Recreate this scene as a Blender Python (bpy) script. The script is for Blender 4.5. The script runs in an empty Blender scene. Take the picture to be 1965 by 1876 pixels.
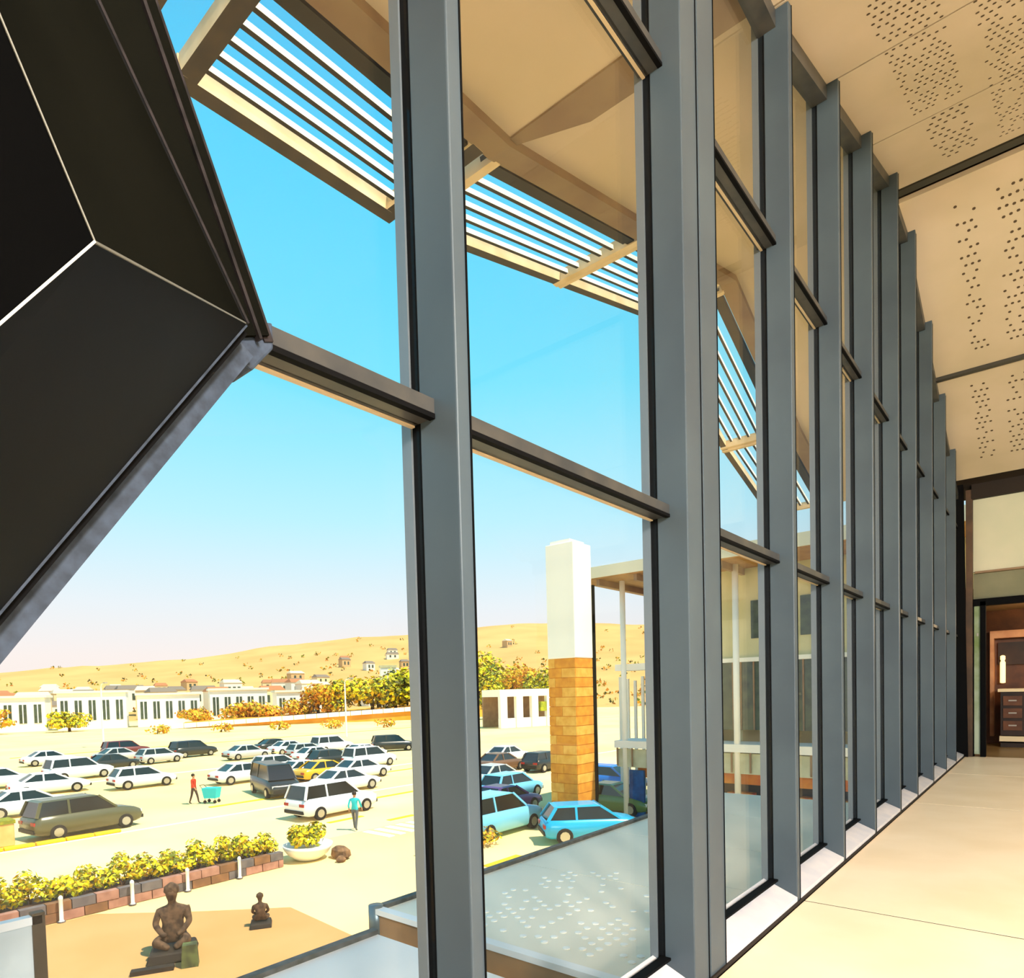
import bpy, bmesh, math, random
from mathutils import Vector, Matrix, noise as mnoise

random.seed(7)
sc = bpy.context.scene
COL = sc.collection

# ------------------------------------------------------------------ camera
cam_d = bpy.data.cameras.new('camera'); cam = bpy.data.objects.new('camera', cam_d); COL.objects.link(cam)
FPX = 1250.0
cam_d.sensor_width = 36.0; cam_d.sensor_fit = 'HORIZONTAL'
cam_d.lens = FPX / 1965.0 * 36.0
cam_d.shift_x = 0.0
cam_d.shift_y = (1371.0 - 938.0) / 1965.0
cam_d.clip_end = 3000; cam_d.clip_start = 0.02
def _cam_rot():
    d1 = Vector(((2021 - 982.5) / FPX, (1300 - 1371.0) / FPX, 1.0)).normalized()      # along the hall
    dn = Vector(((1902 - 982.5) / FPX, (37000 - 1371.0) / FPX, 1.0)).normalized()     # straight down
    dn = (dn - d1 * dn.dot(d1)).normalized()
    d2 = dn.cross(d1)
    if d2.x < 0: d2 = -d2
    R = Matrix((d2, d1, -dn))                 # world = R @ (right, down, forward)
    return Matrix((R @ Vector((1, 0, 0)), R @ Vector((0, -1, 0)), R @ Vector((0, 0, -1)))).transposed()
cam.matrix_world = Matrix.Translation((0, 0, 1.6)) @ _cam_rot().to_4x4()
sc.camera = cam

# ------------------------------------------------------------------ sky, sun, exposure
world = bpy.data.worlds.new('sky'); sc.world = world; world.use_nodes = True
wn = world.node_tree; wn.nodes.clear()
wo = wn.nodes.new('ShaderNodeOutputWorld'); wb = wn.nodes.new('ShaderNodeBackground')
tc = wn.nodes.new('ShaderNodeTexCoord'); sx = wn.nodes.new('ShaderNodeSeparateXYZ'); cr = wn.nodes.new('ShaderNodeValToRGB')
wn.links.new(tc.outputs['Generated'], sx.inputs[0]); wn.links.new(sx.outputs['Z'], cr.inputs[0])
wn.links.new(cr.outputs[0], wb.inputs[0]); wn.links.new(wb.outputs[0], wo.inputs[0])
def ramp(node, stops):
    e = node.color_ramp.elements
    while len(e) > 1: e.remove(e[-1])
    e[0].position = stops[0][0]; e[0].color = (*stops[0][1], 1)
    for p, c in stops[1:]:
        k = e.new(p); k.color = (*c, 1)
ramp(cr, [(0.0, (.95, .82, .76)), (.06, (.95, .86, .82)), (.13, (.82, .88, .92)), (.25, (.50, .87, 1.0)),
          (.42, (.20, .78, 1.0)), (.62, (.10, .66, 1.0)), (.8, (.06, .42, .8)), (1.0, (.04, .25, .55))])
wb.inputs[1].default_value = 1.06

sun_d = bpy.data.lights.new('sun', 'SUN'); sun = bpy.data.objects.new('sun', sun_d); COL.objects.link(sun)
sun_dir = Vector((13.0, 4.0, 25.0)).normalized()
sun.rotation_euler = sun_dir.to_track_quat('Z', 'Y').to_euler(); sun.location = (60, 30, 60)
sun_d.energy = 6.5; sun_d.color = (1.0, .90, .70); sun_d.angle = math.radians(.6)

vs = sc.view_settings
sc.display_settings.display_device = 'sRGB'
vs.view_transform = 'Standard'; vs.look = 'None'; vs.gamma = 1.0; vs.use_curve_mapping = False
vs.exposure = 0.0

# ------------------------------------------------------------------ materials
def lin(c):
    return tuple((v / 255 / 12.92) if v / 255 <= .04045 else ((v / 255 + .055) / 1.055) ** 2.4 for v in c)
MATS = {}
def mat(name, rgb, rough=.6, metal=0.0, rgb2=None, scale=6.0, spec=.4, bump=0.0, emit=None, estr=1.0, coords='Object', detail=4.0, lo=.35, hi=.65):
    if name in MATS: return MATS[name]
    m = bpy.data.materials.new(name); m.use_nodes = True
    nt = m.node_tree; b = nt.nodes['Principled BSDF']
    b.inputs['Base Color'].default_value = (*lin(rgb), 1)
    b.inputs['Roughness'].default_value = rough; b.inputs['Metallic'].default_value = metal
    b.inputs['Specular IOR Level'].default_value = spec
    if rgb2 is not None or bump:
        t = nt.nodes.new('ShaderNodeTexCoord'); n = nt.nodes.new('ShaderNodeTexNoise')
        n.inputs['Scale'].default_value = scale; n.inputs['Detail'].default_value = detail
        nt.links.new(t.outputs[coords], n.inputs['Vector'])
        if rgb2 is not None:
            r = nt.nodes.new('ShaderNodeValToRGB'); ramp(r, [(lo, lin(rgb)), (hi, lin(rgb2))])
            nt.links.new(n.outputs['Fac'], r.inputs[0]); nt.links.new(r.outputs[0], b.inputs['Base Color'])
        if bump:
            u = nt.nodes.new('ShaderNodeBump'); u.inputs['Strength'].default_value = bump
            nt.links.new(n.outputs['Fac'], u.inputs['Height']); nt.links.new(u.outputs[0], b.inputs['Normal'])
    if emit is not None:
        b.inputs['Emission Color'].default_value = (*lin(emit), 1); b.inputs['Emission Strength'].default_value = estr
    MATS[name] = m
    return m
def glass_mat(name, tint=(1, 1, 1), base=.012, edge=.55, rough=0.0):
    m = bpy.data.materials.new(name); m.use_nodes = True
    nt = m.node_tree; nt.nodes.clear()
    o = nt.nodes.new('ShaderNodeOutputMaterial'); mx = nt.nodes.new('ShaderNodeMixShader')
    tr = nt.nodes.new('ShaderNodeBsdfTransparent'); gl = nt.nodes.new('ShaderNodeBsdfGlossy'); lw = nt.nodes.new('ShaderNodeLayerWeight')
    tr.inputs[0].default_value = (*tint, 1); gl.inputs['Roughness'].default_value = rough
    pw = nt.nodes.new('ShaderNodeMath'); pw.operation = 'POWER'; pw.inputs[1].default_value = 5.0
    ml = nt.nodes.new('ShaderNodeMath'); ml.operation = 'MULTIPLY_ADD'; ml.inputs[1].default_value = edge; ml.inputs[2].default_value = base
    nt.links.new(lw.outputs['Facing'], pw.inputs[0]); nt.links.new(pw.outputs[0], ml.inputs[0]); nt.links.new(ml.outputs[0], mx.inputs[0])
    nt.links.new(tr.outputs[0], mx.inputs[1]); nt.links.new(gl.outputs[0], mx.inputs[2]); nt.links.new(mx.outputs[0], o.inputs[0])
    MATS[name] = m
    return m

GLASS = glass_mat('window_glass', (.99, .995, .995))
M_MULL = mat('mullion_metal', (66, 78, 86), .42, .1, (58, 69, 78), 1.5)
M_MULLD = mat('gasket_black', (9, 9, 10), .7, 0, None, 1, .05)
M_CAP = mat('outer_cap_metal', (120, 128, 135), .35, .5)
M_TRAN = mat('transom_metal', (70, 68, 64), .4, .2, (50, 52, 54), 6)
M_SILL = mat('sill_metal', (222, 216, 216), .35, .1, (204, 202, 208), 5)
M_FLOOR = mat('floor_stone', (248, 226, 194), .38, 0, (240, 216, 180), 1.2, .35)
M_GAP = mat('joint_dark', (30, 20, 12), .8)
M_CEIL = mat('ceiling_panel_paint', (186, 172, 154), .7, 0, (176, 163, 142), .8, .1)
M_HOLE = mat('perforation_dark', (70, 56, 40), .9)
M_BLACK = mat('black_cladding', (17, 17, 13), .8, 0, (12, 12, 9), 1.5, .0)
M_NAVY = mat('dark_cladding', (19, 22, 27), .6, 0, (10, 12, 17), 1.2, .05)
M_SEAM = mat('seam_light_metal', (170, 168, 160), .35, .2)
M_FRAME = mat('slanted_frame_metal', (58, 68, 84), .5, .1, (42, 50, 62), 30, .2, bump=.15)
M_SOFF = mat('soffit_paint', (210, 188, 158), .75, 0, (200, 180, 146), .6, .1)
M_SOFFB = mat('soffit_band', (142, 118, 88), .7, 0, (128, 102, 78), 2)
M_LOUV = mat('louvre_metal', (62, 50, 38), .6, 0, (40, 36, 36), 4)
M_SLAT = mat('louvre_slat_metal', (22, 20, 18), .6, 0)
M_SLATP = mat('louvre_slat_highlight', (250, 246, 236), .5)  # bright highlight line beside each slat, put into the side colour
M_RAILP = mat('louvre_rail_lit_pale', (232, 208, 168), .5, 0, (214, 186, 140), 3)  # lit look of rail sides as cream colour; also the pale crossing bar

# ------------------------------------------------------------------ mesh helpers
class MB:
    def __init__(s): s.v = []; s.f = []; s.m = []
    def face(s, pts, mi=0):
        b = len(s.v); s.v += [tuple(p) for p in pts]; s.f.append(tuple(range(b, b + len(pts)))); s.m.append(mi)
    def box(s, lo, hi, mi=0):
        x0, y0, z0 = lo; x1, y1, z1 = hi
        s.hexa([(x0, y0, z0), (x1, y0, z0), (x1, y1, z0), (x0, y1, z0)], [(x0, y0, z1), (x1, y0, z1), (x1, y1, z1), (x0, y1, z1)], mi)
    def hexa(s, bot, top, mi=0):
        s.prism(bot, top, mi)
    def prism(s, bot, top, mi=0):
        n = len(bot); b = len(s.v); s.v += [tuple(p) for p in bot] + [tuple(p) for p in top]
        s.f.append(tuple(b + n - 1 - i for i in range(n))); s.f.append(tuple(b + n + i for i in range(n)))
        s.m += [mi, mi]
        for i in range(n):
            j = (i + 1) % n; s.f.append((b + i, b + j, b + n + j, b + n + i)); s.m.append(mi)
    def bar(s, p, q, side, w, h, mi=0):
        p = Vector(p); q = Vector(q); d = (q - p).normalized(); a = Vector(side); a = (a - d * a.dot(d)).normalized(); c = d.cross(a)
        def ring(o): return [o + a * (sx_ * w / 2) + c * (sy_ * h / 2) for sx_, sy_ in ((-1, -1), (1, -1), (1, 1), (-1, 1))]
        s.prism(ring(p), ring(q), mi)
    def tube(s, pts, rads, n=8, mi=0, cap=True):
        rings = []
        for i, p in enumerate(pts):
            p = Vector(p)
            d = (Vector(pts[min(i + 1, len(pts) - 1)]) - Vector(pts[max(i - 1, 0)])).normalized()
            a = d.orthogonal().normalized(); c = d.cross(a); r = rads[i] if isinstance(rads, (list, tuple)) else rads
            b = len(s.v)
            s.v += [tuple(p + (a * math.cos(2 * math.pi * k / n) + c * math.sin(2 * math.pi * k / n)) * r) for k in range(n)]
            rings.append(b)
        for i in range(len(rings) - 1):
            for k in range(n):
                s.f.append((rings[i] + k, rings[i] + (k + 1) % n, rings[i + 1] + (k + 1) % n, rings[i + 1] + k)); s.m.append(mi)
        if cap:
            s.f.append(tuple(rings[0] + n - 1 - k for k in range(n))); s.m.append(mi)
            s.f.append(tuple(rings[-1] + k for k in range(n))); s.m.append(mi)
    def lathe(s, prof, n=20, mi=0, o=(0, 0, 0)):
        rings = []
        for r, z in prof:
            b = len(s.v); s.v += [(o[0] + r * math.cos(2 * math.pi * k / n), o[1] + r * math.sin(2 * math.pi * k / n), o[2] + z) for k in range(n)]; rings.append(b)
        for i in range(len(rings) - 1):
            for k in range(n):
                s.f.append((rings[i] + k, rings[i] + (k + 1) % n, rings[i + 1] + (k + 1) % n, rings[i + 1] + k)); s.m.append(mi)
        s.f.append(tuple(rings[0] + n - 1 - k for k in range(n))); s.m.append(mi)
        s.f.append(tuple(rings[-1] + k for k in range(n))); s.m.append(mi)
    def build(s, name, mats, parent=None, smooth=False, fix=True):
        me = bpy.data.meshes.new(name); me.from_pydata(s.v, [], s.f); me.update()
        if not isinstance(mats, (list, tuple)): mats = [mats]
        for m in mats: me.materials.append(m)
        me.polygons.foreach_set('material_index', s.m)
        if fix:
            bm = bmesh.new(); bm.from_mesh(me); bmesh.ops.recalc_face_normals(bm, faces=bm.faces); bm.to_mesh(me); bm.free()
        if smooth: me.polygons.foreach_set('use_smooth', [True] * len(me.polygons))
        me.update()
        return link(name, me, parent)
def link(name, me, parent=None, loc=None):
    o = bpy.data.objects.new(name, me); COL.objects.link(o)
    if parent is not None: o.parent = parent
    if loc is not None: o.location = loc
    return o
def empty(name, loc=(0, 0, 0), rz=0.0):
    o = bpy.data.objects.new(name, None); COL.objects.link(o); o.location = loc; o.rotation_euler = (0, 0, rz); o.empty_display_size = .2
    return o
def tag(o, label, cat=None, group=None, kind=None):
    o['label'] = label
    if cat: o['category'] = cat
    if group: o['group'] = group
    if kind: o['kind'] = kind
    return o
def struct(o, label):
    o['kind'] = 'structure'; o['label'] = label; o['category'] = o.name.split('_')[0]
    return o
def bevel(o, w, seg=1):
    b = o.modifiers.new('bevel', 'BEVEL'); b.width = w; b.segments = seg; b.limit_method = 'ANGLE'
    return o

# ------------------------------------------------------------------ key dimensions
XI = -1.43      # inner face of mullions
XG = -1.61      # glass plane
G = -4.4        # ground level outside
def lerp(tab, y):
    if y <= tab[0][0]: return tab[0][1]
    for (a, va), (b, vb) in zip(tab, tab[1:]):
        if y <= b: return va + (vb - va) * (y - a) / (b - a)
    return tab[-1][1]
CEIL = [(-6, 5.85), (4.9, 6.34), (9.8, 7.82), (16.02, 5.6), (17, 5.25)]
EAVE = [(-6, 6.35), (4.85, 6.73), (10.5, 8.1), (13.9, 6.71), (16.9, 5.85)]
def zi(y): return lerp(CEIL, y)
def ze(x, y): return lerp(EAVE, y)

# ------------------------------------------------------------------ floor
floor = struct(empty('floor'), 'pale peach stone floor in large slabs')
b = MB(); b.box((-1.7, -5, -.4), (10, 16.62, -.03)); b.build('floor_base', M_GAP, floor)
for yj in (.3, 5.03, 9.95, 13.4):
    b = MB(); b.box((XI + .02, yj - .0108, -.028), (9.9, yj + .0108, -.003)); b.build('joint', mat('grout', (46, 36, 24), .9), floor)
for y0, y1 in ((-5, .3), (.3, 5.03), (5.03, 9.95), (9.95, 13.4), (13.4, 16.6)):
    for x0, x1 in ((XI, 4.0), (4.0, 10.0)):
        b = MB(); b.box((x0 + .02, y0 + .011, -.028), (x1 - .008, y1 - .011, 0)); b.build('floor_slab', M_FLOOR, floor)

# ------------------------------------------------------------------ ceiling
ceil = struct(empty('ceiling', (0, 0, 0)), 'folded tan ceiling of perforated panels')
CX0, CX1 = XI - .22, 9.5
ys = [(-6, 1.2), (1.2, 4.88), (4.9, 6.28), (6.3, 7.98), (8.0, 9.7), (9.95, 13.12), (13.22, 16.0)]
for y0, y1 in ys:
    xs = [(CX0, 1.5), (1.52, 5.5), (5.52, CX1)]
    for x0, x1 in xs:
        b = MB()
        bot = [(x0, y0, zi(y0)), (x1, y0, zi(y0)), (x1, y1, zi(y1)), (x0, y1, zi(y1))]
        b.prism(bot, [(p[0], p[1], p[2] + .06) for p in bot]); b.build('ceiling_panel', M_CEIL, ceil)
b = MB()
for (y0, v0), (y1, v1) in zip(CEIL, CEIL[1:]):
    bot = [(CX0, y0, v0 + .16), (CX1, y0, v0 + .16), (CX1, y1, v1 + .16), (CX0, y1, v1 + .16)]
    b.prism(bot, [(p[0], p[1], p[2] + .3) for p in bot])
b.build('ceiling_backing', M_GAP, ceil)
b = MB(); b.box((CX0, 9.72, zi(9.8) - .04), (1.5, 9.84, zi(9.8) + .03)); b.build('ridge_channel', mat('ridge_channel', (52, 50, 44), .5), ceil)
b = MB(); b.box((CX0, 13.1, zi(13.17) - .03), (1.5, 13.2, zi(13.17) + .05)); b.build('joint_channel', mat('ridge_channel', (52, 50, 44), .5), ceil)
# perforations: shallow dark discs with a pale rim set into the panels, in bands along the hall
b = MB()
rnd = random.Random(3)
def perf(x, y, r):
    z = zi(y); sl = (zi(y + .01) - z) / .01
    def P(a, rr, dz): return (x + rr * math.cos(a), y + rr * math.sin(a), z + sl * rr * math.sin(a) - dz)
    b.face([P(2 * math.pi * k / 6, r, .0015) for k in range(6)][::-1], 0)
for (x0, x1, y0, y1, st) in ((-1.07, -.62, 5.1, 7.9, .052), (-.47, -.02, 5.4, 9.6, .054), (-1.02, -.62, 8.05, 9.5, .075),
                             (-.98, -.7, 10.3, 12.9, .075), (-.54, -.1, 10.3, 12.9, .075), (-1.06, -.75, 13.5, 15.6, .08), (-.6, -.2, 13.5, 15.6, .08)):
    ny = int((y1 - y0) / (st * 1.7)); nx = int((x1 - x0) / st)
    for j in range(ny):
        for i in range(nx):
            if rnd.random() < .72: perf(x0 + st * (i + .5 * (j % 2)), y0 + j * st * 1.7 + rnd.uniform(-.01, .01), st * .28)
p = b.build('perforation', M_HOLE, ceil, fix=False); p['kind'] = 'stuff'

# ------------------------------------------------------------------ glazed facade
# (near side y, far side y) of each mullion
MUL = [(1.49, 1.56), (3.156, 3.58), (4.92, 5.0), (6.29, 6.36), (7.62, 7.70), (9.08, 9.16), (10.38, 10.46), (11.92, 12.0), (13.5, 13.58), (15.0, 15.08)]
ZT = [2.515, 4.772]      # transom centres
V_LO = ((.82, 2.42), (-.87, 0.0)); V_HI = ((.92, 2.56), (-.52, 6.15))
def v_lo(z): return V_LO[1][0] + (V_LO[0][0] - V_LO[1][0]) * (z - V_LO[1][1]) / (V_LO[0][1] - V_LO[1][1])
def v_hi(z): return V_HI[0][0] + (V_HI[1][0] - V_HI[0][0]) * (z - V_HI[0][1]) / (V_HI[1][1] - V_HI[0][1])
def pane(poly, parent):
    b = MB(); b.prism([(XG + .006, y, z) for y, z in poly], [(XG - .006, y, z) for y, z in poly]); return b.build('pane', GLASS, parent)
def transom(y0, y1, z, parent, y0b=None):
    b = MB(); b.box((XG - .02, y0, z - .03), (-1.53, y1, z + .03)); b.box((XG - .05, y0, z - .02), (XG - .02, y1, z + .025)); t = b.build('transom', M_TRAN, parent)
    b = MB(); b.box((-1.552, y0, z - .034), (-1.527, y1, z - .018)); b.build('gasket', M_MULLD, t)
    b = MB(); b.box((XG - .03, y0, z - .036), (XG - .014, y1, z - .024)); b.build('drip_edge', M_SOFF, t)
    return t
names = ['first bay beside the slanted black wall', 'bay between the first mullion and the double mullion', 'third bay past the double mullion'] + \
        ['%s bay along the glass wall' % n for n in ('fourth', 'fifth', 'sixth', 'seventh', 'eighth', 'ninth', 'tenth', 'last')]
prev = None
for k, (ya, yb) in enumerate(MUL + [(16.45, 16.5)]):
    w = struct(empty('window_%d' % (k + 1), (0, 0, 0)), 'tall glazed %s, grey metal frame' % names[k]); w['category'] = 'window'
    ztop = max(zi(ya), ze(-1.6, ya)) + .1
    if k < len(MUL):
        parts = [(ya, yb)] if yb - ya < .2 else [(ya, ya + .19), (ya + .205, yb)]
        for i, (a, c) in enumerate(parts):
            b = MB(); b.box((-1.60, a, 0.0), (XI, c, ztop)); m_ = b.build('mullion', M_MULL, w); bevel(m_, .006, 2)
            b = MB(); b.box((XG - .03, a + .004, 0.0), (-1.60, c - .004, ztop)); b.build('gasket', M_MULLD, m_)
            b = MB(); b.box((XG - .075, a - .004, 0.0), (XG - .03, c + .004, ztop)); b.build('outer_cap', M_CAP, m_)
            b = MB(); b.box((XI, c - .014, 0.02), (XI + .004, c - .008, ztop)); b.build('groove', M_MULLD, m_)
        if len(parts) > 1:
            b = MB(); b.box((-1.6, ya + .19, 0.0), (-1.45, ya + .205, ztop)); b.build('joint', M_MULLD, w)
    if k == 0:
        pane([(ya, .14), (ya, ZT[0] - .03), (v_lo(ZT[0] - .03), ZT[0] - .03), (v_lo(.14), .14)], w)
        pane([(ya, ZT[0] + .03), (ya, ZT[1] - .03), (v_hi(ZT[1] - .03), ZT[1] - .03), (v_hi(ZT[0] + .07), ZT[0] + .03)], w)
        pane([(ya, ZT[1] + .03), (ya, 6.05), (v_hi(6.05), 6.05), (v_hi(ZT[1] + .03), ZT[1] + .03)], w)
        transom(.87, ya, ZT[0], w); transom(v_hi(ZT[1]), ya, ZT[1], w)
        y0 = v_lo(.1)
    else:
        y0 = prev
        for z0, z1 in ((.14, ZT[0] - .03), (ZT[0] + .03, ZT[1] - .03)):
            pane([(ya, z0), (ya, z1), (y0, z1), (y0, z0)], w)
        pane([(ya, ZT[1] + .03), (ya, ztop - .1), (y0, max(zi(y0), ze(-1.6, y0))), (y0, ZT[1] + .03)], w)
        for z in ZT: transom(y0, ya, z, w)
        # head rail under the sloping ceiling
        b = MB(); b.bar((-1.58, y0, zi(y0) - .06), (-1.58, ya, zi(ya) - .06), (1, 0, 0), .13, .12); b.build('head_rail', M_TRAN, w)
    # sill with sloping top and dark shadow joint at the floor
    b = MB()
    bot = [(XG - .06, y0, 0), (XI, y0, 0), (XI, ya, 0), (XG - .06, ya, 0)]
    top = [(XG - .06, y0, .15), (XI + .0, y0, .05), (XI + .0, ya, .05), (XG - .06, ya, .15)]
    b.prism(bot, top); s_ = b.build('sill', M_SILL, w)
    b = MB(); b.box((XG - .01, y0, .145), (XG + .045, ya, .16)); b.build('gasket', M_MULLD, s_)
    b = MB(); b.box((XI, y0, .0), (XI + .012, yb, .02)); b.build('shadow_joint', M_GAP, s_)
    prev = yb

# ------------------------------------------------------------------ black faceted wall on the left
wl = struct(empty('wall_left', (0, 0, 0)), 'black faceted wall folding back from the first pane')
XF = -.9
P = (.31, 2.16); F = (.80, 2.46)
lo_in = (P[0] - P[1] / 1.4, 0.0); hi_in = (P[0] - (6.2 - P[1]) / 2.4, 6.2)
lo_fr = (F[0] - F[1] / 1.43, 0.0); hi_fr = (F[0] - (6.2 - F[1]) / 1.75, 6.2); hi_out = (-.55, 6.2)
def facet(name, pts, m, off):
    b = MB(); b.prism(pts, [(x + off[0], y + off[1], z + off[2]) for x, y, z in pts]); return b.build(name, m, wl)
facet('upper_reveal', [(XI, *F), (XI, *hi_fr), (XF, *hi_in), (XF, *P)], M_BLACK, (-.03, -.05, 0))
facet('lower_reveal', [(XI, *F), (XF, *P), (XF, *lo_in), (XI, *lo_fr)], M_NAVY, (-.03, -.05, 0))
facet('front_facet', [(XF, *P), (XF, *hi_in), (XF, -3.5, 6.2), (XF, -3.5, 0), (XF, *lo_in)], mat('black_panel', (2, 2, 2), .8, 0, None, 1, .02), (-.05, 0, 0))
b = MB(); b.bar((XF + .002, *P), (XF + .002, *lo_in), (1, 0, 0), .003, .0028); b.build('edge_seam', M_SEAM, wl)
b = MB(); b.bar((XF + .002, *P), (XF + .002, *hi_in), (1, 0, 0), .002, .0018); b.build('edge_seam', mat('seam_dull', (96, 94, 86), .5), wl)
b = MB(); b.bar((XF + .001, P[0], P[1]), (XI, F[0], F[1] + .002), (0, 0, 1), .003, .003); b.build('edge_seam', mat('seam_dull', (120, 118, 108), .4), wl)
def rails(p, q, nm, mt, mats_):
    d = Vector((0, q[0] - p[0], q[1] - p[1])).normalized(); nrm = Vector((0, d.z, -d.y))
    if nrm.y < 0: nrm = -nrm
    for off, xx, wd, dp, mm in mats_:
        o = nrm * off
        b = MB(); b.bar(Vector((xx, *p)) + o - d * .0, Vector((xx, *q)) + o, nrm, wd, dp); b.build(nm, mm, wl)
rails(F, lo_fr, 'frame_rail', None, [(.038, -1.56, .044, .14, M_FRAME), (.010, -1.50, .014, .1, M_MULLD), (.000, -1.455, .009, .05, M_FRAME), (-.008, -1.445, .008, .04, M_MULLD), (-.015, -1.437, .006, .02, M_FRAME)])
FD = mat('frame_dark', (40, 35, 36), .6, 0, (22, 20, 21), 25, .1)
rails(F, hi_fr, 'frame_rail', None, [(.004, -1.44, .006, .03, FD), (-.008, -1.44, .016, .03, M_MULLD)])
b = MB(); q = [F, hi_fr, hi_out, (F[0] + .10, F[1] + .04)]; b.prism([(-1.5, *v) for v in q], [(-1.6, *v) for v in q]); b.build('frame_plate', M_BLACK, wl)
rails((F[0] + .105, F[1] + .03), hi_out, 'frame_rail', None, [(.0, -1.57, .026, .12, FD), (-.035, -1.5, .008, .02, FD)])
q = [(F[0] + .0, F[1] - .03), (F[0] + .06, F[1] - .055), (F[0] + .12, F[1] + .02), (F[0] + .12, F[1] + .085), (F[0] + .03, F[1] + .06)]
b = MB(); b.prism([(-1.62, *v) for v in q], [(-1.515, *v) for v in q]); bevel(b.build('frame_node', M_FRAME, wl), .006, 2)
# the rest of the outer wall behind the facets
b = MB(); b.prism([(-1.75, *F), (-1.75, *hi_fr), (-1.75, -5, 6.2), (-1.75, -5, 0), (-1.75, *lo_fr)], [(-1.66, *F), (-1.66, *hi_fr), (-1.66, -5, 6.2), (-1.66, -5, 0), (-1.66, *lo_fr)])
b.build('backing', M_BLACK, wl)

# ------------------------------------------------------------------ far end of the hall
YW = 16.6
wf = struct(empty('wall_far', (0, 0, 0)), 'pale end wall above the far doorway')
b = MB(); b.box((-1.28, YW, 3.82), (9.5, YW + .15, 5.6)); b.build('upper_panel', mat('wall_pale', (196, 192, 168), .6, 0, (182, 184, 160), .9), wf)
b = MB(); b.box((-1.28, YW + .05, 3.24), (9.5, YW + .3, 3.8)); b.build('lower_band', mat('wall_olive', (128, 124, 96), .6, 0, (108, 108, 82), 1.3), wf)
b = MB(); b.box((-1.3, YW - .12, 5.3), (9.5, YW + .3, 5.62)); b.build('shadow_gap', M_GAP, wf)
b = MB(); b.box((-1.25, YW - .04, 3.79), (9.5, YW + .06, 3.83)); b.build('ledge', M_SOFFB, wf)
b = MB(); b.box((1.6, YW, 0), (9.5, YW + .15, 3.3)); b.build('side_panel', MATS['wall_pale'], wf)
tp = struct(empty('trim_1', (0, 0, 0)), 'black end post where the glass wall stops')
b = MB(); b.prism([(-1.62, 16.42, 0), (-1.36, 16.42, 0), (-1.36, 16.6, 0), (-1.62, 16.6, 0)], [(-1.66, 16.42, 5.7), (-1.44, 16.42, 5.7), (-1.44, 16.6, 5.7), (-1.66, 16.6, 5.7)])
b.build('post', M_MULLD, tp)
b = MB(); b.box((-1.4, 16.5, 0), (-1.285, 16.66, 5.5)); b.build('wood_strip', mat('wood_strip', (84, 58, 34), .5, 0, (58, 40, 22), 3), tp)
dr = struct(empty('door_1', (0, 0, 0)), 'dark framed doorway at the far end of the hall')
b = MB(); b.box((-1.28, YW - .06, 3.12), (1.6, YW + .14, 3.26)); b.box((-1.16, YW - .06, 0), (-1.07, YW + .14, 3.2)); b.box((-1.29, YW - .04, 0), (-1.265, YW + .1, 3.2)); b.build('frame', M_MULLD, dr)
b = MB(); b.box((-1.265, YW, .05), (-1.16, YW + .02, 3.12)); b.build('side_light', mat('sidelight_glass', (176, 190, 168), .2, 0, (120, 140, 90), 2), dr)
b = MB(); b.box((-1.22, YW - .02, 2.5), (-1.19, YW, 2.56)); b.build('hinge', M_SEAM, dr)
# room beyond
wr = struct(empty('wall_back', (0, 0, 0)), 'brown panelled back wall seen through the far doorway')
wr2 = struct(empty('wall_inner', (0, 0, 0)), 'dark brown side wall of the far room')
wr3 = struct(empty('ceiling_2', (0, 0, 0)), 'tan ceiling of the far room')
wr4 = struct(empty('floor_2', (0, 0, 0)), 'olive brown floor of the far room')
M_WOOD = mat('brown_panel', (112, 66, 34), .5, 0, (76, 42, 20), 2.5); M_WOODD = mat('dark_brown_panel', (52, 30, 18), .55, 0, (34, 20, 12), 3)
b = MB(); b.box((-1.8, 20.2, -.2), (4, 20.4, 3.6)); b.build('back_panel', M_WOOD, wr)
b = MB(); b.box((-1.75, 16.75, 0), (-1.6, 20.2, 3.6)); b.build('side_panel', M_WOODD, wr2)
b = MB(); b.box((-1.8, 16.75, 3.3), (4, 20.4, 3.5)); b.build('room_ceiling', mat('room_ceiling', (150, 120, 84), .7), wr3)
b = MB(); b.box((-1.8, 16.62, -.2), (4, 20.2, 0)); b.build('room_floor', mat('room_floor', (150, 128, 84), .35, 0, (126, 104, 66), 1), wr4)
b = MB(); b.box((-1.2, 19.9, 2.6), (3, 20.2, 2.78)); b.box((-1.2, 19.9, .2), (-1.12, 20.2, 2.6)); b.build('niche_frame', mat('niche_wood', (206, 150, 104), .5, 0, (180, 120, 78), 3), wr)
b = MB(); b.box((-1.05, 20.1, 1.95), (3, 20.2, 2.5)); b.build('niche_back', M_WOODD, wr)
ct = tag(empty('counter', (.6, 19.4, 0)), 'dark brown counter with pale top inside the far room', 'counter')
b = MB(); b.box((-1.55, -.3, .28), (1.6, .35, 1.3)); b.build('counter_front', M_WOODD, ct)
b = MB(); b.box((-1.6, -.36, 1.3), (1.65, .4, 1.37)); b.build('counter_top', mat('counter_top', (236, 220, 180), .4), ct)
b = MB(); b.box((-1.55, -.28, .0), (1.6, .33, .1)); b.build('plinth', M_WOODD, ct)
b = MB(); b.box((-1.57, -.33, .14), (1.62, .35, .26)); b.build('base_strip', MATS['counter_top'], ct)
for i in range(3):
    b = MB(); b.box((-1.5, -.33, .4 + .29 * i), (-1.15, -.3, .62 + .29 * i)); d_ = b.build('drawer', M_WOOD, ct)
    b = MB(); b.box((-1.4, -.35, .5 + .29 * i), (-1.25, -.33, .53 + .29 * i)); b.build('handle', M_SEAM, d_)
lp = tag(empty('wall_lamp', (-.95, 19.98, 1.5)), 'slim glowing wall lamp above the counter in the far room', 'lamp')
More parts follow.
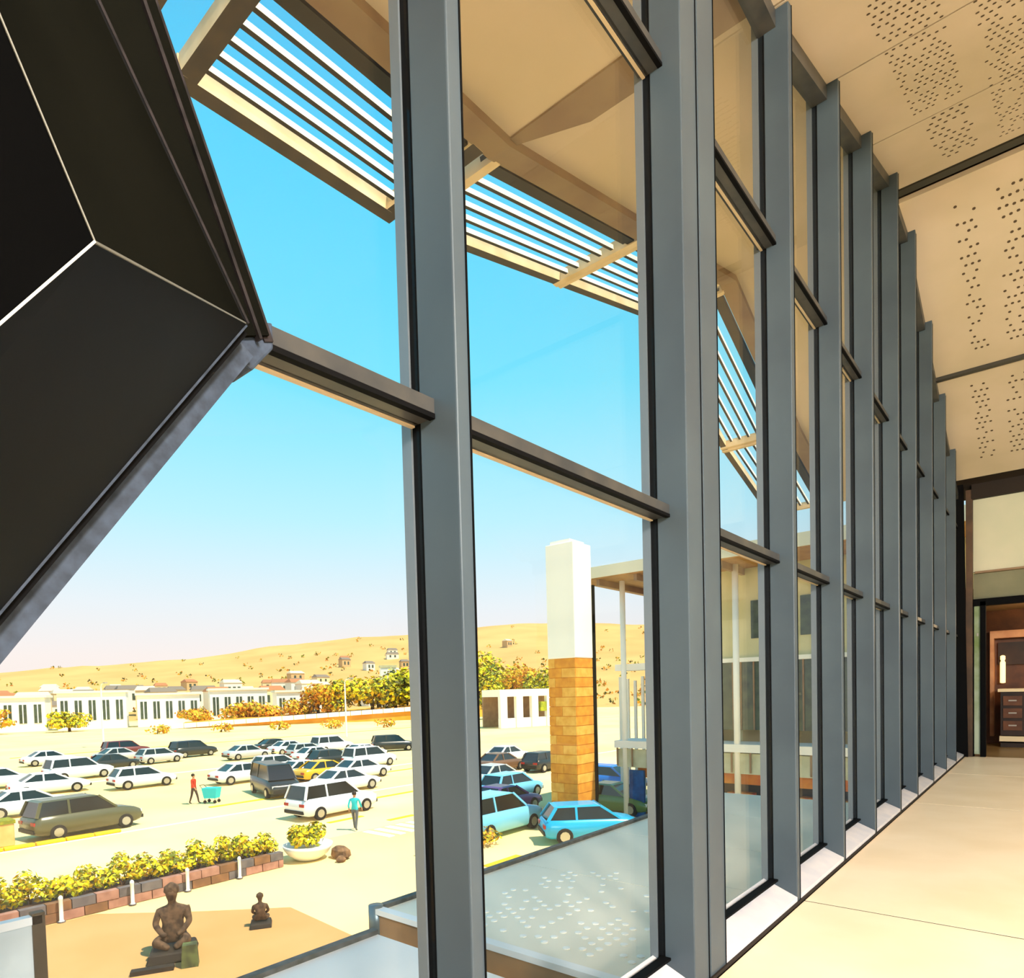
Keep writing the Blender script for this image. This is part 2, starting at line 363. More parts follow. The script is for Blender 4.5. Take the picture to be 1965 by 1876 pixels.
b = MB(); b.lathe([(.02, 0), (.055, .01), (.055, .5), (.035, .55), (.05, .58), (.05, .66), (.02, .68)], 12); b.build('shade', mat('lamp_glow', (255, 220, 150), .5, emit=(255, 214, 140), estr=2.2), lp)
b = MB(); b.box((-.02, .02, .2), (.02, .22, .26)); b.build('bracket', M_MULLD, lp)
rl = bpy.data.lights.new('room_lamp', 'POINT'); rl.energy = 60; rl.color = (1, .72, .42); rl.shadow_soft_size = .1
ro = bpy.data.objects.new('room_lamp', rl); COL.objects.link(ro); ro.location = (.3, 18.2, 3.0)
# fill lamps added unseen behind the viewer to brighten the hall
hl = []
for i, (xx, yy) in enumerate(((5.2, -.6), (7.6, -1.0), (6.2, -3.4))):
    o = tag(empty('ceiling_lamp', (xx, yy, zi(yy) - .9)), 'round white pendant fill lamp added unseen behind the viewer, %s' % ('over the window side', 'over the inner side', 'at the back')[i], 'lamp', 'added hall fill lamps')
    b = MB(); b.lathe([(.1, .22), (.42, .16), (.45, .06), (.43, .05), (.1, .2)], 24); b.build('shade', mat('lamp_white', (235, 232, 225), .4), o, smooth=True)
    b = MB(); b.tube([(0, 0, .2), (0, 0, .95)], .012, 6); b.build('cord', M_MULLD, o)
    b = MB(); b.lathe([(.02, .02), (.1, .05), (.12, .1), (.08, .16)], 14); b.build('bulb', mat('bulb', (255, 236, 205), .4, emit=(255, 236, 205), estr=4), o, smooth=True)
    L = bpy.data.lights.new('hall_lamp', 'POINT'); L.energy = 2900; L.color = (1.0, .94, .87); L.shadow_soft_size = .35
    lo_ = bpy.data.objects.new('hall_lamp', L); COL.objects.link(lo_); lo_.location = (xx, yy, zi(yy) - 1.05)

# ------------------------------------------------------------------ roof eave outside
rf = struct(empty('roof', (0, 0, 0)), 'folded tan roof eave outside the glass'); rf['category'] = 'roof'
XS = -4.12
for y0, y1 in zip([e[0] for e in EAVE], [e[0] for e in EAVE][1:]):
    segs = [(-6, -1), (-1, 1.9), (1.9, 4.85)] if y0 == -6 else [(y0, y1)]
    for a, c in segs:
        bot = [(XS, a, ze(XS, a)), (-1.45, a, ze(-1.45, a)), (-1.45, c, ze(-1.45, c)), (XS, c, ze(XS, c))]
        b = MB(); b.prism(bot, [(p[0], p[1], p[2] + .12) for p in bot]); b.build('soffit_panel', M_SOFF, rf)
        b = MB(); e = .02
        b.prism([(XS - .02, a, ze(XS, a) - .07), (XS + .24, a, ze(XS, a) - .09), (XS + .24, c, ze(XS, c) - .09), (XS - .02, c, ze(XS, c) - .07)],
                [(XS - .02, a, ze(XS, a) + .2), (XS + .24, a, ze(XS, a) + .16), (XS + .24, c, ze(XS, c) + .16), (XS - .02, c, ze(XS, c) + .2)])
        b.build('soffit_band', M_SOFFB, rf)
# beam that runs under the valley of the soffit
b = MB(); b.prism([(XS, 4.86, ze(XS, 4.86) - .02), (-1.7, 4.86, ze(-1.7, 4.86) - .02), (-1.7, 5.2, ze(-1.7, 5.2) - .12), (XS + .9, 5.2, ze(XS + .9, 5.2) - .1)],
                  [(XS, 4.86, ze(XS, 4.86) + .1), (-1.7, 4.86, ze(-1.7, 4.86) + .1), (-1.7, 5.2, ze(-1.7, 5.2) + .1), (XS + .9, 5.2, ze(XS + .9, 5.2) + .1)])
b.build('valley_beam', M_SOFFB, rf)
# roof deck over the hall
b = MB()
for y0, y1 in zip([e[0] for e in EAVE], [e[0] for e in EAVE][1:]):
    bot = [(XS, y0, ze(XS, y0) + .25), (-1.4, y0, ze(-1.4, y0) + .5), (-1.4, y1, ze(-1.4, y1) + .5), (XS, y1, ze(XS, y1) + .25)]
    b.prism(bot, [(p[0], p[1], p[2] + .1) for p in bot])
b.build('roof_deck', M_SOFFB, rf)
XO = -5.42
LOUV = [(-.4, 2.22, 'leftmost louvre panel of the eave, beside the black wall'), (2.5, 4.76, 'wide louvre panel with six slats seen in the first bay'),
        (4.9, 7.85, 'rising louvre panel seen behind the double mullion'), (7.86, 10.42, 'louvre panel at the ridge beyond the crossing bar'),
        (10.58, 13.88, 'falling louvre panel seen through the third bay'), (13.89, 16.8, 'last louvre panel low down in the third bay')]
for y0, y1, lab in LOUV:
    o = tag(empty('sunshade_louvre', (XO, y0, ze(XO, y0))), 'dark ' + lab, 'louvre', 'louvre panels of the eave')
    def W(x, y, dz=0): return (x - XO, y - y0, ze(x, y) + dz - ze(XO, y0))
    wo_ = .15 if y0 < 4.8 else .12
    def rail(name, p, q, w, h, mats_):            # light put into the colour: sides pale as if lit, underside dark
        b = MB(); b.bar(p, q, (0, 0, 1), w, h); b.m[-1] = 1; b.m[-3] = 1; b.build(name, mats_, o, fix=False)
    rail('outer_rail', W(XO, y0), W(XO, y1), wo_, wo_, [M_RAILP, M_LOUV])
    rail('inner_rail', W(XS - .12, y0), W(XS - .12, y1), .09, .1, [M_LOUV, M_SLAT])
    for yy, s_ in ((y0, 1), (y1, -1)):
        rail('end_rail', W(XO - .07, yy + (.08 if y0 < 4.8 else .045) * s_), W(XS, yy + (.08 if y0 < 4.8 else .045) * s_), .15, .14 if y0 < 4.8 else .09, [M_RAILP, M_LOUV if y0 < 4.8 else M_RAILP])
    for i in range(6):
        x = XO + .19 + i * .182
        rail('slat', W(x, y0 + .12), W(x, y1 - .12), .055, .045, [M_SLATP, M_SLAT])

# ================================================================== outside
# ------------------------------------------------------------------ ground and roads
M_GROUND = mat('pale_paving', (252, 224, 160), .85, 0, (248, 212, 142), .12, .05)
M_ROAD = mat('pale_road', (250, 222, 168), .85, 0, (246, 210, 150), .2, .05)
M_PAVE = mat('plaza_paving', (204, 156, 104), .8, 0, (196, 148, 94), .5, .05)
gr = struct(empty('ground', (0, 0, 0)), 'pale yellow paved ground around the building'); gr['category'] = 'ground'
b = MB(); b.box((-420, -150, G - .5), (90, 480, G - .02)); b.build('paving', M_GROUND, gr)
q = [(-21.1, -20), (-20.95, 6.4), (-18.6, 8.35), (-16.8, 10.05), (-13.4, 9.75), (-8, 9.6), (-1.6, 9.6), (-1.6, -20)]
b = MB(); b.prism([(x, y, G - .05) for x, y in q], [(x, y, G) for x, y in q]); b.build('plaza', M_PAVE, gr)  # plaza is a separate tan slab within the pale ground
b = MB(); b.box((-33.2, -20, G - .05), (-23.6, 60, G - .01)); b.build('road', M_ROAD, gr)
b = MB(); b.box((-1.6, -12, G), (-1.5, 17, -.4)); b.build('wall_base', M_SOFFB, gr)
tr = struct(empty('trim_2', (0, 0, 0)), 'yellow painted kerb in front of the near dark car'); tr['category'] = 'kerb'
M_YEL = mat('yellow_kerb', (250, 214, 20), .6, 0, (236, 180, 10), 2)
M_WHT = mat('white_line', (250, 246, 226), .7)
for i in range(9):
    b = MB(); b.box((-33.35, 1.5 + i * 1.1, G), (-33.05, 2.56 + i * 1.1, G + .14)); bevel(b.build('kerb_stone', M_YEL, tr), .03)
b = MB(); b.box((-33.0, -10, G - .02), (-32.8, 60, G + .005)); b.build('line', M_WHT, tr)
tr = struct(empty('trim_3', (0, 0, 0)), 'yellow and white painted bay lines in the car park'); tr['category'] = 'marking'
for (x, y, lx, ly, m_) in ((-36.2, 19.2, .35, 4.5, M_YEL), (-30.5, 25.5, .35, 4.5, M_YEL), (-26.5, 19.0, .3, 2.0, M_YEL), (-24.5, 20.8, .3, 1.6, M_YEL), (-40, 33, .3, 9, M_YEL),
                           (-56, 22, .3, 24, M_WHT), (-43, 34, .25, 12, M_WHT), (-62, 44, .4, 20, M_YEL), (-90, 50, .5, 60, M_YEL), (-14.6, 17.4, 1.2, 1.8, M_YEL)):
    b = MB(); b.box((x - lx / 2, y - ly / 2, G - .02), (x + lx / 2, y + ly / 2, G + .012)); b.build('line', m_, tr)
for i in range(9):   # zebra bars on the right of the near white car
    b = MB(); b.box((-23.4 + .0, 17.6 + i * .62, G - .02), (-21.6, 17.95 + i * .62, G + .012)); b.build('zebra_bar', M_WHT, tr)

# ------------------------------------------------------------------ cars
M_TYRE = mat('tyre_rubber', (22, 20, 20), .8); M_HUB = mat('wheel_hub', (190, 188, 182), .3, .8)
M_CGL = mat('car_glass', (20, 26, 28), .12, 0, None, 1, .8); M_HEAD = mat('head_lamp', (235, 236, 230), .2); M_TAIL = mat('tail_lamp', (170, 24, 18), .3)
M_TRIM = mat('car_trim', (26, 26, 26), .6)
PAINT = {}
def paint(nm, rgb):
    if nm not in PAINT: PAINT[nm] = mat('paint_' + nm, rgb, .25, .05, None, 1, .6)
    return PAINT[nm]
paint('white', (238, 238, 236)); paint('silver', (188, 190, 190)); paint('dark', (46, 48, 46)); paint('olive', (86, 84, 56)); paint('blue', (40, 120, 210))
paint('skyblue', (120, 200, 235)); paint('turquoise', (20, 170, 225)); paint('brown', (120, 84, 56)); paint('purple', (92, 60, 120)); paint('yellow', (226, 176, 30)); paint('green', (90, 120, 60)); paint('maroon', (110, 46, 42))
KIND = {
 'sedan': dict(L=4.5, w=.88, belt=.93, hood=.86, boot=.92, roof=1.42, g=(-.36, -.20, .06, .24)),
 'hatch': dict(L=4.05, w=.86, belt=.95, hood=.9, boot=.98, roof=1.48, g=(-.47, -.38, .06, .25)),
 'suv': dict(L=4.6, w=.93, belt=1.08, hood=1.04, boot=1.1, roof=1.74, g=(-.48, -.43, .08, .24)),
 'van': dict(L=4.9, w=.95, belt=1.1, hood=1.06, boot=1.12, roof=1.95, g=(-.49, -.47, .2, .36)),
}
CARMESH = {}
def car_meshes(kind):
    if kind in CARMESH: return CARMESH[kind]
    K = KIND[kind]; L = K['L']; w = K['w']; out = {}
    st = [(-.5, .42, K['boot'] * .72, .80), (-.485, .30, K['boot'] * .9, .92), (-.44, .24, K['boot'], .97), (-.3, .2, K['belt'] + .01, 1), (-.05, .2, K['belt'], 1), (.2, .2, K['belt'] - .02, 1),
          (.3, .2, K['hood'] * 1.0, .99), (.42, .24, K['hood'] * .9, .96), (.475, .3, K['hood'] * .78, .9), (.5, .4, K['hood'] * .66, .78)]
    b = MB(); n = 10; rings = []
    for x, z0, z1, ww in st:
        h = w * ww; zm = z0 + (z1 - z0) * .55; s0 = len(b.v)
        b.v += [(x * L, yy, zz) for yy, zz in ((-h * .86, z0), (-h * .98, z0 + .1), (-h, zm), (-h * .95, z1 - .04), (-h * .8, z1), (h * .8, z1), (h * .95, z1 - .04), (h, zm), (h * .98, z0 + .1), (h * .86, z0))]
        rings.append(s0)
    for a, c in zip(rings, rings[1:]):
        for k in range(n): b.f.append((a + k, a + (k + 1) % n, c + (k + 1) % n, c + k)); b.m.append(0)
    b.f.append(tuple(rings[0] + k for k in range(n))); b.m.append(0); b.f.append(tuple(rings[-1] + n - 1 - k for k in range(n))); b.m.append(0)
    o = b.build('tmp', M_TRIM, smooth=True); out['body'] = o.data; bpy.data.objects.remove(o)
    g0, g1, g2, g3 = [v * L for v in K['g']]; zb = K['belt'] - .03; zr = K['roof']; hb = w * .86; ht = w * .70
    b = MB()
    b.prism([(g0, -hb, zb), (g3, -hb, zb), (g3, hb, zb), (g0, hb, zb)], [(g1, -ht, zr - .05), (g2, -ht, zr - .05), (g2, ht, zr - .05), (g1, ht, zr - .05)])
    o = b.build('tmp', M_CGL); out['window_glass'] = o.data; bpy.data.objects.remove(o)
    b = MB()
    b.prism([(g1 - .04, -ht - .03, zr - .06), (g2 + .04, -ht - .03, zr - .06), (g2 + .04, ht + .03, zr - .06), (g1 - .04, ht + .03, zr - .06)],
            [(g1 + .12, -ht + .1, zr), (g2 - .15, -ht + .1, zr), (g2 - .15, ht - .1, zr), (g1 + .12, ht - .1, zr)])
    o = b.build('tmp', M_TRIM, smooth=False); out['roof'] = o.data; bpy.data.objects.remove(o)
    out['pillar'] = []
    xm = (g1 + g2) / 2 - .1
    for s in (-1, 1):
        for (xa, xb, wd) in ((g0, g1, .13), (g3, g2, .09), (xm, xm, .09)):
            b = MB(); b.bar((xa, s * (hb + .004), zb), (xb, s * (ht + .014), zr - .05), (1, 0, 0), wd, .05)
            o = b.build('tmp', M_TRIM); out['pillar'].append(o.data); bpy.data.objects.remove(o)
    b = MB(); b.tube([(0, -.11, 0), (0, -.1, 0), (0, .1, 0), (0, .11, 0)], [.27, .33, .33, .27], 16)
    o = b.build('tmp', M_TYRE); out['wheel'] = o.data; bpy.data.objects.remove(o)
    b = MB(); b.tube([(0, -.118, 0), (0, .118, 0)], .2, 10)
    o = b.build('tmp', M_HUB); out['hub'] = o.data; bpy.data.objects.remove(o)
    b = MB(); b.box((-.06, -.17, -.07), (.06, .17, .07)); o = b.build('tmp', M_HEAD); out['lamp'] = o.data; bpy.data.objects.remove(o)
    b = MB(); b.box((-.06, -w * .8, -.08), (.06, w * .8, .08)); o = b.build('tmp', M_TRIM); out['bumper'] = o.data; bpy.data.objects.remove(o)
    CARMESH[kind] = out; return out
def matted(me, m):
    key = me.name + '|' + m.name
    if key not in CARMESH:
        c = me.copy(); c.materials.clear(); c.materials.append(m); CARMESH[key] = c
    return CARMESH[key]
def car(x, y, rz, kind, col, label):
    K = KIND[kind]; M = car_meshes(kind); L = K['L']; w = K['w']; P_ = PAINT[col]
    o = tag(empty('car', (x, y, G), rz), label, 'car', 'parked cars')
    link('body', matted(M['body'], P_), o); link('window_glass', M['window_glass'], o); link('roof', matted(M['roof'], P_), o); [link('pillar', matted(q, P_), o) for q in M['pillar']]
    for sx_ in (-.31, .31):
        for sy in (-1, 1):
            wh = link('wheel', M['wheel'], o, (sx_ * L, sy * (w - .09), .33)); link('hub', M['hub'], wh)
    for sy in (-1, 1):
        link('head_lamp', M['lamp'], o, (.475 * L, sy * w * .66, K['hood'] * .68)); link('tail_lamp', matted(M['lamp'], M_TAIL), o, (-.49 * L, sy * w * .66, K['boot'] * .72))
    link('bumper', M['bumper'], o, (.5 * L - .02, 0, .42)); link('bumper', M['bumper'], o, (-.5 * L + .02, 0, .45))
H = math.pi / 2
CARS = [
 (-34.8, 10.4, H + .12, 'suv', 'olive', 'dark olive off-road car parked along the yellow kerb'),
 (-51.9, 13.6, H - .1, 'sedan', 'white', 'long white saloon left of the white hatchback, behind the olive car'),
 (-59.5, 17.6, H + .1, 'suv', 'white', 'white estate car behind the long white saloon'),
 (-49.2, 18.4, H, 'hatch', 'white', 'clean white hatchback beside the walker in red'),
 (-64.5, 21.6, H + .2, 'sedan', 'dark', 'dark saloon just behind the white hatchback'),
 (-66.8, 26.6, H + .1, 'hatch', 'silver', 'silver hatchback in the far left row, second from its end'),
 (-70.5, 31.5, H + .1, 'suv', 'dark', 'dark car at the right end of the far left row'),
 (-72.5, 25.0, H + .1, 'sedan', 'silver', 'silver saloon at the back of the far left row'),
 (-45.0, 23.6, H, 'sedan', 'white', 'low white saloon alone in the middle of the car park'),
 (-37.4, 21.6, -.25, 'van', 'dark', 'dark van with its tail to the yellow bay line'),
 (-42.4, 26.9, H, 'sedan', 'white', 'white saloon directly behind the dark van'),
 (-28.4, 19.6, H + .05, 'suv', 'white', 'large white sport utility car nearest to the glass'),
 (-67.8, 39.4, H, 'sedan', 'dark', 'dark saloon in the back row, left of the white roofs'),
 (-62.8, 38.2, H, 'sedan', 'white', 'white saloon in the back row, front left of the cluster'),
 (-57.0, 36.6, H, 'hatch', 'silver', 'silver hatchback in the middle of the back cluster'),
 (-52.5, 34.6, H, 'sedan', 'white', 'white saloon in the second cluster row'),
 (-48.0, 33.2, H, 'hatch', 'dark', 'dark grey hatchback between white cars in the cluster'),
 (-40.8, 27.6, H, 'sedan', 'yellow', 'yellow saloon half hidden behind the large white car'),
 (-39.0, 29.4, H, 'sedan', 'white', 'white saloon behind and right of the large white car'),
 (-34.6, 24.9, H, 'sedan', 'white', 'white saloon directly behind the large white car'),
 (-44.6, 34.6, H, 'suv', 'white', 'white tall car at the right end of the cluster'),
 (-54.6, 45.6, H - .5, 'suv', 'dark', 'dark tall car standing alone near the grey mullion'),
 (-43.0, 10.2, H, 'sedan', 'white', 'white saloon behind the tan kerb box at the left edge'),
 (-32.4, 37.4, H, 'sedan', 'brown', 'brown saloon left in the far row beside the pylon'),
 (-29.6, 39.4, H, 'hatch', 'dark', 'dark hatchback against the pylon in the far row'),
 (-27.6, 31.4, H, 'sedan', 'silver', 'silver saloon left of the pylon, middle row'),
 (-23.6, 28.2, H, 'hatch', 'skyblue', 'pale blue hatchback left of the pylon'),
 (-21.0, 24.4, H, 'sedan', 'purple', 'purple saloon between the pale blue cars'),
 (-18.4, 20.9, H, 'suv', 'skyblue', 'pale blue tall car at the foot of the pylon'),
 (-14.3, 22.0, H - .75, 'hatch', 'turquoise', 'bright turquoise hatchback in front of the pylon foot'),
 (-16.6, 27.6, 0, 'sedan', 'green', 'green saloon right behind the pylon'),
 (-20.2, 33.6, 0, 'hatch', 'blue', 'blue hatchback behind the green saloon'),
 (-36.0, 42.5, H, 'sedan', 'white', 'white saloon far left behind the brown saloon'),
 (-58.6, 12.4, H, 'hatch', 'white', 'white hatchback at the left edge, behind the long white saloon'),
 (-62.0, 33.0, H, 'sedan', 'silver', 'silver saloon standing alone before the back cluster'),
 (-50.6, 38.6, H, 'sedan', 'white', 'white saloon behind the dark grey hatchback of the cluster'),
 (-60.6, 42.0, H, 'suv', 'white', 'white tall car in the last row behind the cluster'),
 (-47.8, 28.0, H, 'hatch', 'white', 'white hatchback left of the yellow saloon'),
 (-76.0, 20.0, H, 'sedan', 'white', 'white saloon at the back of the left rows'),
 (-79.0, 28.0, H, 'suv', 'maroon', 'maroon tall car furthest back in the left rows'),
]
for c in CARS: car(*c)

# ------------------------------------------------------------------ people (one continuous skinned body each)
def skin_body(name, verts, edges, root_i, mats_, pick, sub=2):
    me = bpy.data.meshes.new(name); me.from_pydata([v[:3] for v in verts], edges, []); me.update()
    o = bpy.data.objects.new(name, me); COL.objects.link(o)
    o.modifiers.new('skin', 'SKIN'); s = o.modifiers.new('sub', 'SUBSURF'); s.levels = sub; s.render_levels = sub
    for i, v in enumerate(verts):
        r = v[3]; me.skin_vertices[0].data[i].radius = r if isinstance(r, tuple) else (r, r)
    me.skin_vertices[0].data[root_i].use_root = True
    bpy.context.view_layer.update()
    dg = bpy.context.evaluated_depsgraph_get()
    m2 = bpy.data.meshes.new_from_object(o.evaluated_get(dg)); bpy.data.objects.remove(o)
    m2.materials.clear()
    for m in mats_: m2.materials.append(m)
    for p in m2.polygons: p.material_index = pick(p.center); p.use_smooth = True
    m2.name = name
    return m2
M_SKIN = mat('skin', (196, 142, 108), .6)
def person(x, y, rz, top, legs, hair, label, stride=.22, arm=.25, h=1.7):
    o = tag(empty('person', (x, y, G), rz), label, 'person', None)
    k = h / 1.7
    V = [(0, 0, .95, (.15, .12)), (0, 0, 1.15, (.14, .1)), (0, 0, 1.36, (.17, .11)), (0, 0, 1.46, .06), (.01, 0, 1.52, .055), (.02, 0, 1.60, (.085, .095)), (.02, 0, 1.66, (.075, .085))]
    E_ = [(0, 1), (1, 2), (2, 3), (3, 4), (4, 5), (5, 6)]
    for s in (-1, 1):
        i = len(V); st = stride * s
        V += [(0, s * .1, .9, .09), (st * .5 + .03, s * .1, .5, .062), (st, s * .1, .09, .042), (st + .12, s * .11, .04, .035)]
        E_ += [(0, i), (i, i + 1), (i + 1, i + 2), (i + 2, i + 3)]
        j = len(V); V += [(0, s * .2, 1.38, .052), (-st * .4, s * .25, 1.12, .042), (arm * .5 - st * .6, s * .25, .9, .032), (arm * .5 - st * .7 + .02, s * .25, .82, (.03, .02))]
        E_ += [(2, j), (j, j + 1), (j + 1, j + 2), (j + 2, j + 3)]
    V = [(a * k, b_ * k, c * k, tuple(q * k for q in r) if isinstance(r, tuple) else r * k) for a, b_, c, r in V]
    def pick(c):
        z = c.z / k
        if z > 1.46: return 2
        if z < .07: return 3
        if abs(c.y) > .19 * k and z < 1.0: return 2
        return 0 if z > .93 else 1
    me = skin_body('body', V, E_, 0, [top, legs, M_SKIN, M_TRIM], pick)
    link('body', me, o)
    b = MB(); b.lathe([(.02, 1.585 * k), (.095 * k, 1.6 * k), (.1 * k, 1.66 * k), (.085 * k, 1.73 * k), (.03 * k, 1.765 * k)], 14); hh = b.build('hair', hair, o, smooth=True); hh.location = (-.012, 0, 0)
    b = MB(); b.lathe([(.008, -.012), (.013, 0), (.006, .014)], 6); n_ = b.build('nose', M_SKIN, o, smooth=True); n_.location = (.115 * k, 0, 1.6 * k)
    return o
M_HAIR = mat('dark_hair', (40, 26, 18), .6)
person(-38.2, 17.0, .6, mat('red_shirt', (196, 54, 20), .8), mat('dark_trousers', (66, 50, 44), .8), M_HAIR, 'person in a red top walking beside a turquoise trolley')
person(-24.0, 17.7, 2.2, mat('turquoise_shirt', (40, 190, 200), .8), mat('grey_trousers', (92, 96, 100), .8), M_HAIR, 'person in a turquoise top stepping behind the large white car')
tr_ = tag(empty('trolley', (-37.6, 17.75, G), .6), 'turquoise trolley pushed by the person in red', 'trolley')
b = MB(); b.prism([(-.35, -.25, .3), (.35, -.25, .3), (.35, .25, .3), (-.35, .25, .3)], [(-.45, -.3, .9), (.45, -.3, .9), (.45, .3, .9), (-.45, .3, .9)]); b.build('basket', mat('turquoise_cloth', (30, 200, 214), .7), tr_)
b = MB(); b.tube([(-.4, -.25, .85), (-.6, -.2, 1.05), (-.6, .2, 1.05), (-.4, .25, .85)], .02, 6); b.build('handle', M_TRIM, tr_)
for sx_ in (-.3, .3):
    for sy in (-.22, .22):
        b = MB(); b.tube([(sx_, sy - .02, .1), (sx_, sy + .02, .1)], .1, 10); b.build('wheel', M_TYRE, tr_)
        b = MB(); b.tube([(sx_, sy, .1), (sx_, sy, .32)], .015, 6); b.build('leg', M_TRIM, tr_)

# ------------------------------------------------------------------ brown seated sculptures on the plaza
M_SCU = mat('brown_stone', (104, 80, 60), .75, 0, (58, 44, 34), 9, .2, .4)
M_SCUD = mat('dark_stone', (44, 38, 30), .8, 0, (28, 24, 20), 6)
def sculpture(x, y, rz, k, label):
    o = tag(empty('sculpture', (x, y, G), rz), label, 'sculpture', None)
    V = [(0, 0, .42, (.24, .2)), (.02, 0, .72, (.2, .17)), (.03, 0, 1.0, (.24, .17)), (.04, 0, 1.16, .09), (.06, 0, 1.26, .085), (.08, 0, 1.4, (.15, .16)), (.08, 0, 1.54, (.12, .13))]
    E_ = [(0, 1), (1, 2), (2, 3), (3, 4), (4, 5), (5, 6)]
    for s in (-1, 1):
        i = len(V); V += [(.12, s * .2, .4, .13), (.42, s * .34, .42, .115), (.42, s * .12, .3, .085), (.5, s * .0 + .05 * s, .27, .06)]
        E_ += [(0, i), (i, i + 1), (i + 1, i + 2), (i + 2, i + 3)]
        j = len(V); V += [(.03, s * .28, 1.02, .09), (.1, s * .36, .74, .075), (.3, s * .2, .56, .06), (.38, s * .1, .54, .05)]
        E_ += [(2, j), (j, j + 1), (j + 1, j + 2), (j + 2, j + 3)]
    V = [(a * k, b_ * k, c * k, tuple(q * k for q in r) if isinstance(r, tuple) else r * k) for a, b_, c, r in V]
    link('figure', skin_body('figure', V, E_, 0, [M_SCU], lambda c: 0), o)
    b = MB(); b.lathe([(.04 * k, 1.66 * k), (.15 * k, 1.58 * k), (.17 * k, 1.46 * k), (.12 * k, 1.4 * k)], 12); hh = b.build('hair_knot', M_SCU, o, smooth=True); hh.location = (.03 * k, 0, 0)
    b = MB(); b.prism([(-.34 * k, -.5 * k, 0), (.72 * k, -.5 * k, 0), (.72 * k, .5 * k, 0), (-.34 * k, .5 * k, 0)], [(-.28 * k, -.44 * k, .22 * k), (.66 * k, -.44 * k, .22 * k), (.66 * k, .44 * k, .22 * k), (-.28 * k, .44 * k, .22 * k)])
    bevel(b.build('plinth', M_SCUD, o), .03 * k)
    return o
s1 = sculpture(-16.1, 6.55, -.5, 1.02, 'tall brown stone sculpture of a seated figure on the tan plaza')
b = MB(); b.prism([(.85, .25, 0), (1.15, .25, 0), (1.15, .6, 0), (.85, .6, 0)], [(.88, .28, .5), (1.12, .28, .5), (1.12, .57, .5), (.88, .57, .5)]); b.build('side_stone', mat('mossy_stone', (92, 104, 60), .8, 0, (60, 66, 40), 5), s1)
b = MB(); b.box((.95, -.75, 0), (1.15, .1, .1)); b.build('step', M_SCUD, s1)
sculpture(-16.0, 8.7, 2.6, .55, 'small brown stone sculpture of a seated figure near the plaza edge')

# ------------------------------------------------------------------ foliage helper
def leaf_mesh(name, n, lobes, size, mats_, seed, shell=.55):
    r = random.Random(seed); b = MB()
    for i in range(n):
        cx, cy, cz, rx, ry, rz_ = lobes[r.randrange(len(lobes))]
        while True:
            v = Vector((r.uniform(-1, 1), r.uniform(-1, 1), r.uniform(-1, 1)))
            if shell < v.length < 1: break
        p = Vector((cx + v.x * rx, cy + v.y * ry, cz + v.z * rz_))
        nrm = (v + Vector((r.uniform(-.6, .6), r.uniform(-.6, .6), r.uniform(-.2, .9)))).normalized()
        a = nrm.orthogonal().normalized(); a = Matrix.Rotation(r.uniform(0, 6.28), 3, nrm) @ a; c = nrm.cross(a); s = size * r.uniform(.6, 1.3)
        b.face([p - a * s, p + c * s * .55 - nrm * s * .1, p + a * s, p - c * s * .55 - nrm * s * .1], r.randrange(len(mats_)))
    return b
LEAF_Y = [mat('leaf_yellow', (246, 228, 24), .6, 0, None, 1, .2), mat('leaf_lime', (206, 206, 34), .6), mat('leaf_deep', (104, 112, 28), .7), mat('leaf_gold', (240, 190, 24), .6)]
LEAF_D = [mat('leaf_olive', (176, 164, 24), .7), mat('leaf_mid', (140, 144, 30), .7), mat('leaf_dark', (84, 84, 26), .7), LEAF_Y[0]]
LEAF_O = [mat('leaf_orange', (240, 172, 40), .7), mat('leaf_rust', (214, 140, 40), .7), LEAF_Y[3], mat('leaf_olive', (150, 148, 22), .7)]
M_TRUNK = mat('bark', (94, 66, 44), .9)

# planter bed: wall of brown blocks, white posts, row of shrubs
bed = struct(empty('trim_4', (0, 0, 0)), 'low brown block wall of the flower bed across the plaza'); bed['category'] = 'bed wall'
M_BLK = [mat('block_pinkbrown', (172, 128, 112), .85, 0, (146, 104, 90), 4), mat('block_grey', (112, 104, 104), .85, 0, (88, 84, 88), 4), mat('block_brown', (138, 98, 66), .85, 0, (112, 80, 56), 4)]
BX0, BY0, BX1, BY1 = -22.0, 2.6, -21.2, 12.4
for r_ in range(2):
    y = BY0 - (.3 if r_ else 0); i = 0
    while y < BY1:
        b = MB(); b.box((-21.3 + rnd.uniform(-.015, .015), y + .012, G + .27 * r_), (-21.05 + rnd.uniform(-.015, .015), min(y + .6, BY1) - .012, G + .27 * r_ + .255)); b.build('block', M_BLK[rnd.randrange(3)], bed); y += .6; i += 1
b = MB(); b.box((-22.6, BY0, G), (-21.3, BY1, G + .42)); b.build('soil', mat('soil', (98, 70, 46), .95, 0, (70, 50, 34), 3), bed)
SHN = ['first', 'second', 'third', 'fourth', 'fifth', 'sixth', 'seventh', 'eighth', 'ninth', 'tenth', 'eleventh', 'twelfth', 'thirteenth']
for i in range(13):
    y = 2.9 + i * .76; h = rnd.uniform(.45, .7)
    o = tag(empty('shrub', (-21.85 + rnd.uniform(-.15, .15), y, G + .42)), 'yellow-green shrub in the flower bed, %s from its left end' % SHN[i], 'shrub', 'flower bed shrubs')
    lm = leaf_mesh('foliage', 420, [(0, 0, h * .75, .42, .48, h * .6), (rnd.uniform(-.2, .2), rnd.uniform(-.2, .2), h * 1.05, .3, .3, h * .5), (.1, .25, h * .5, .3, .3, h * .45), (-.1, -.25, h * .5, .3, .3, h * .45)], .085, LEAF_Y, 100 + i, .3)
    lm.build('foliage', LEAF_Y, o, fix=False)
    b = MB()
    for q in range(4): b.tube([(0, 0, -.1), (rnd.uniform(-.25, .25), rnd.uniform(-.25, .25), h * .8)], [.025, .012], 5)
    b.build('stem', M_TRUNK, o)
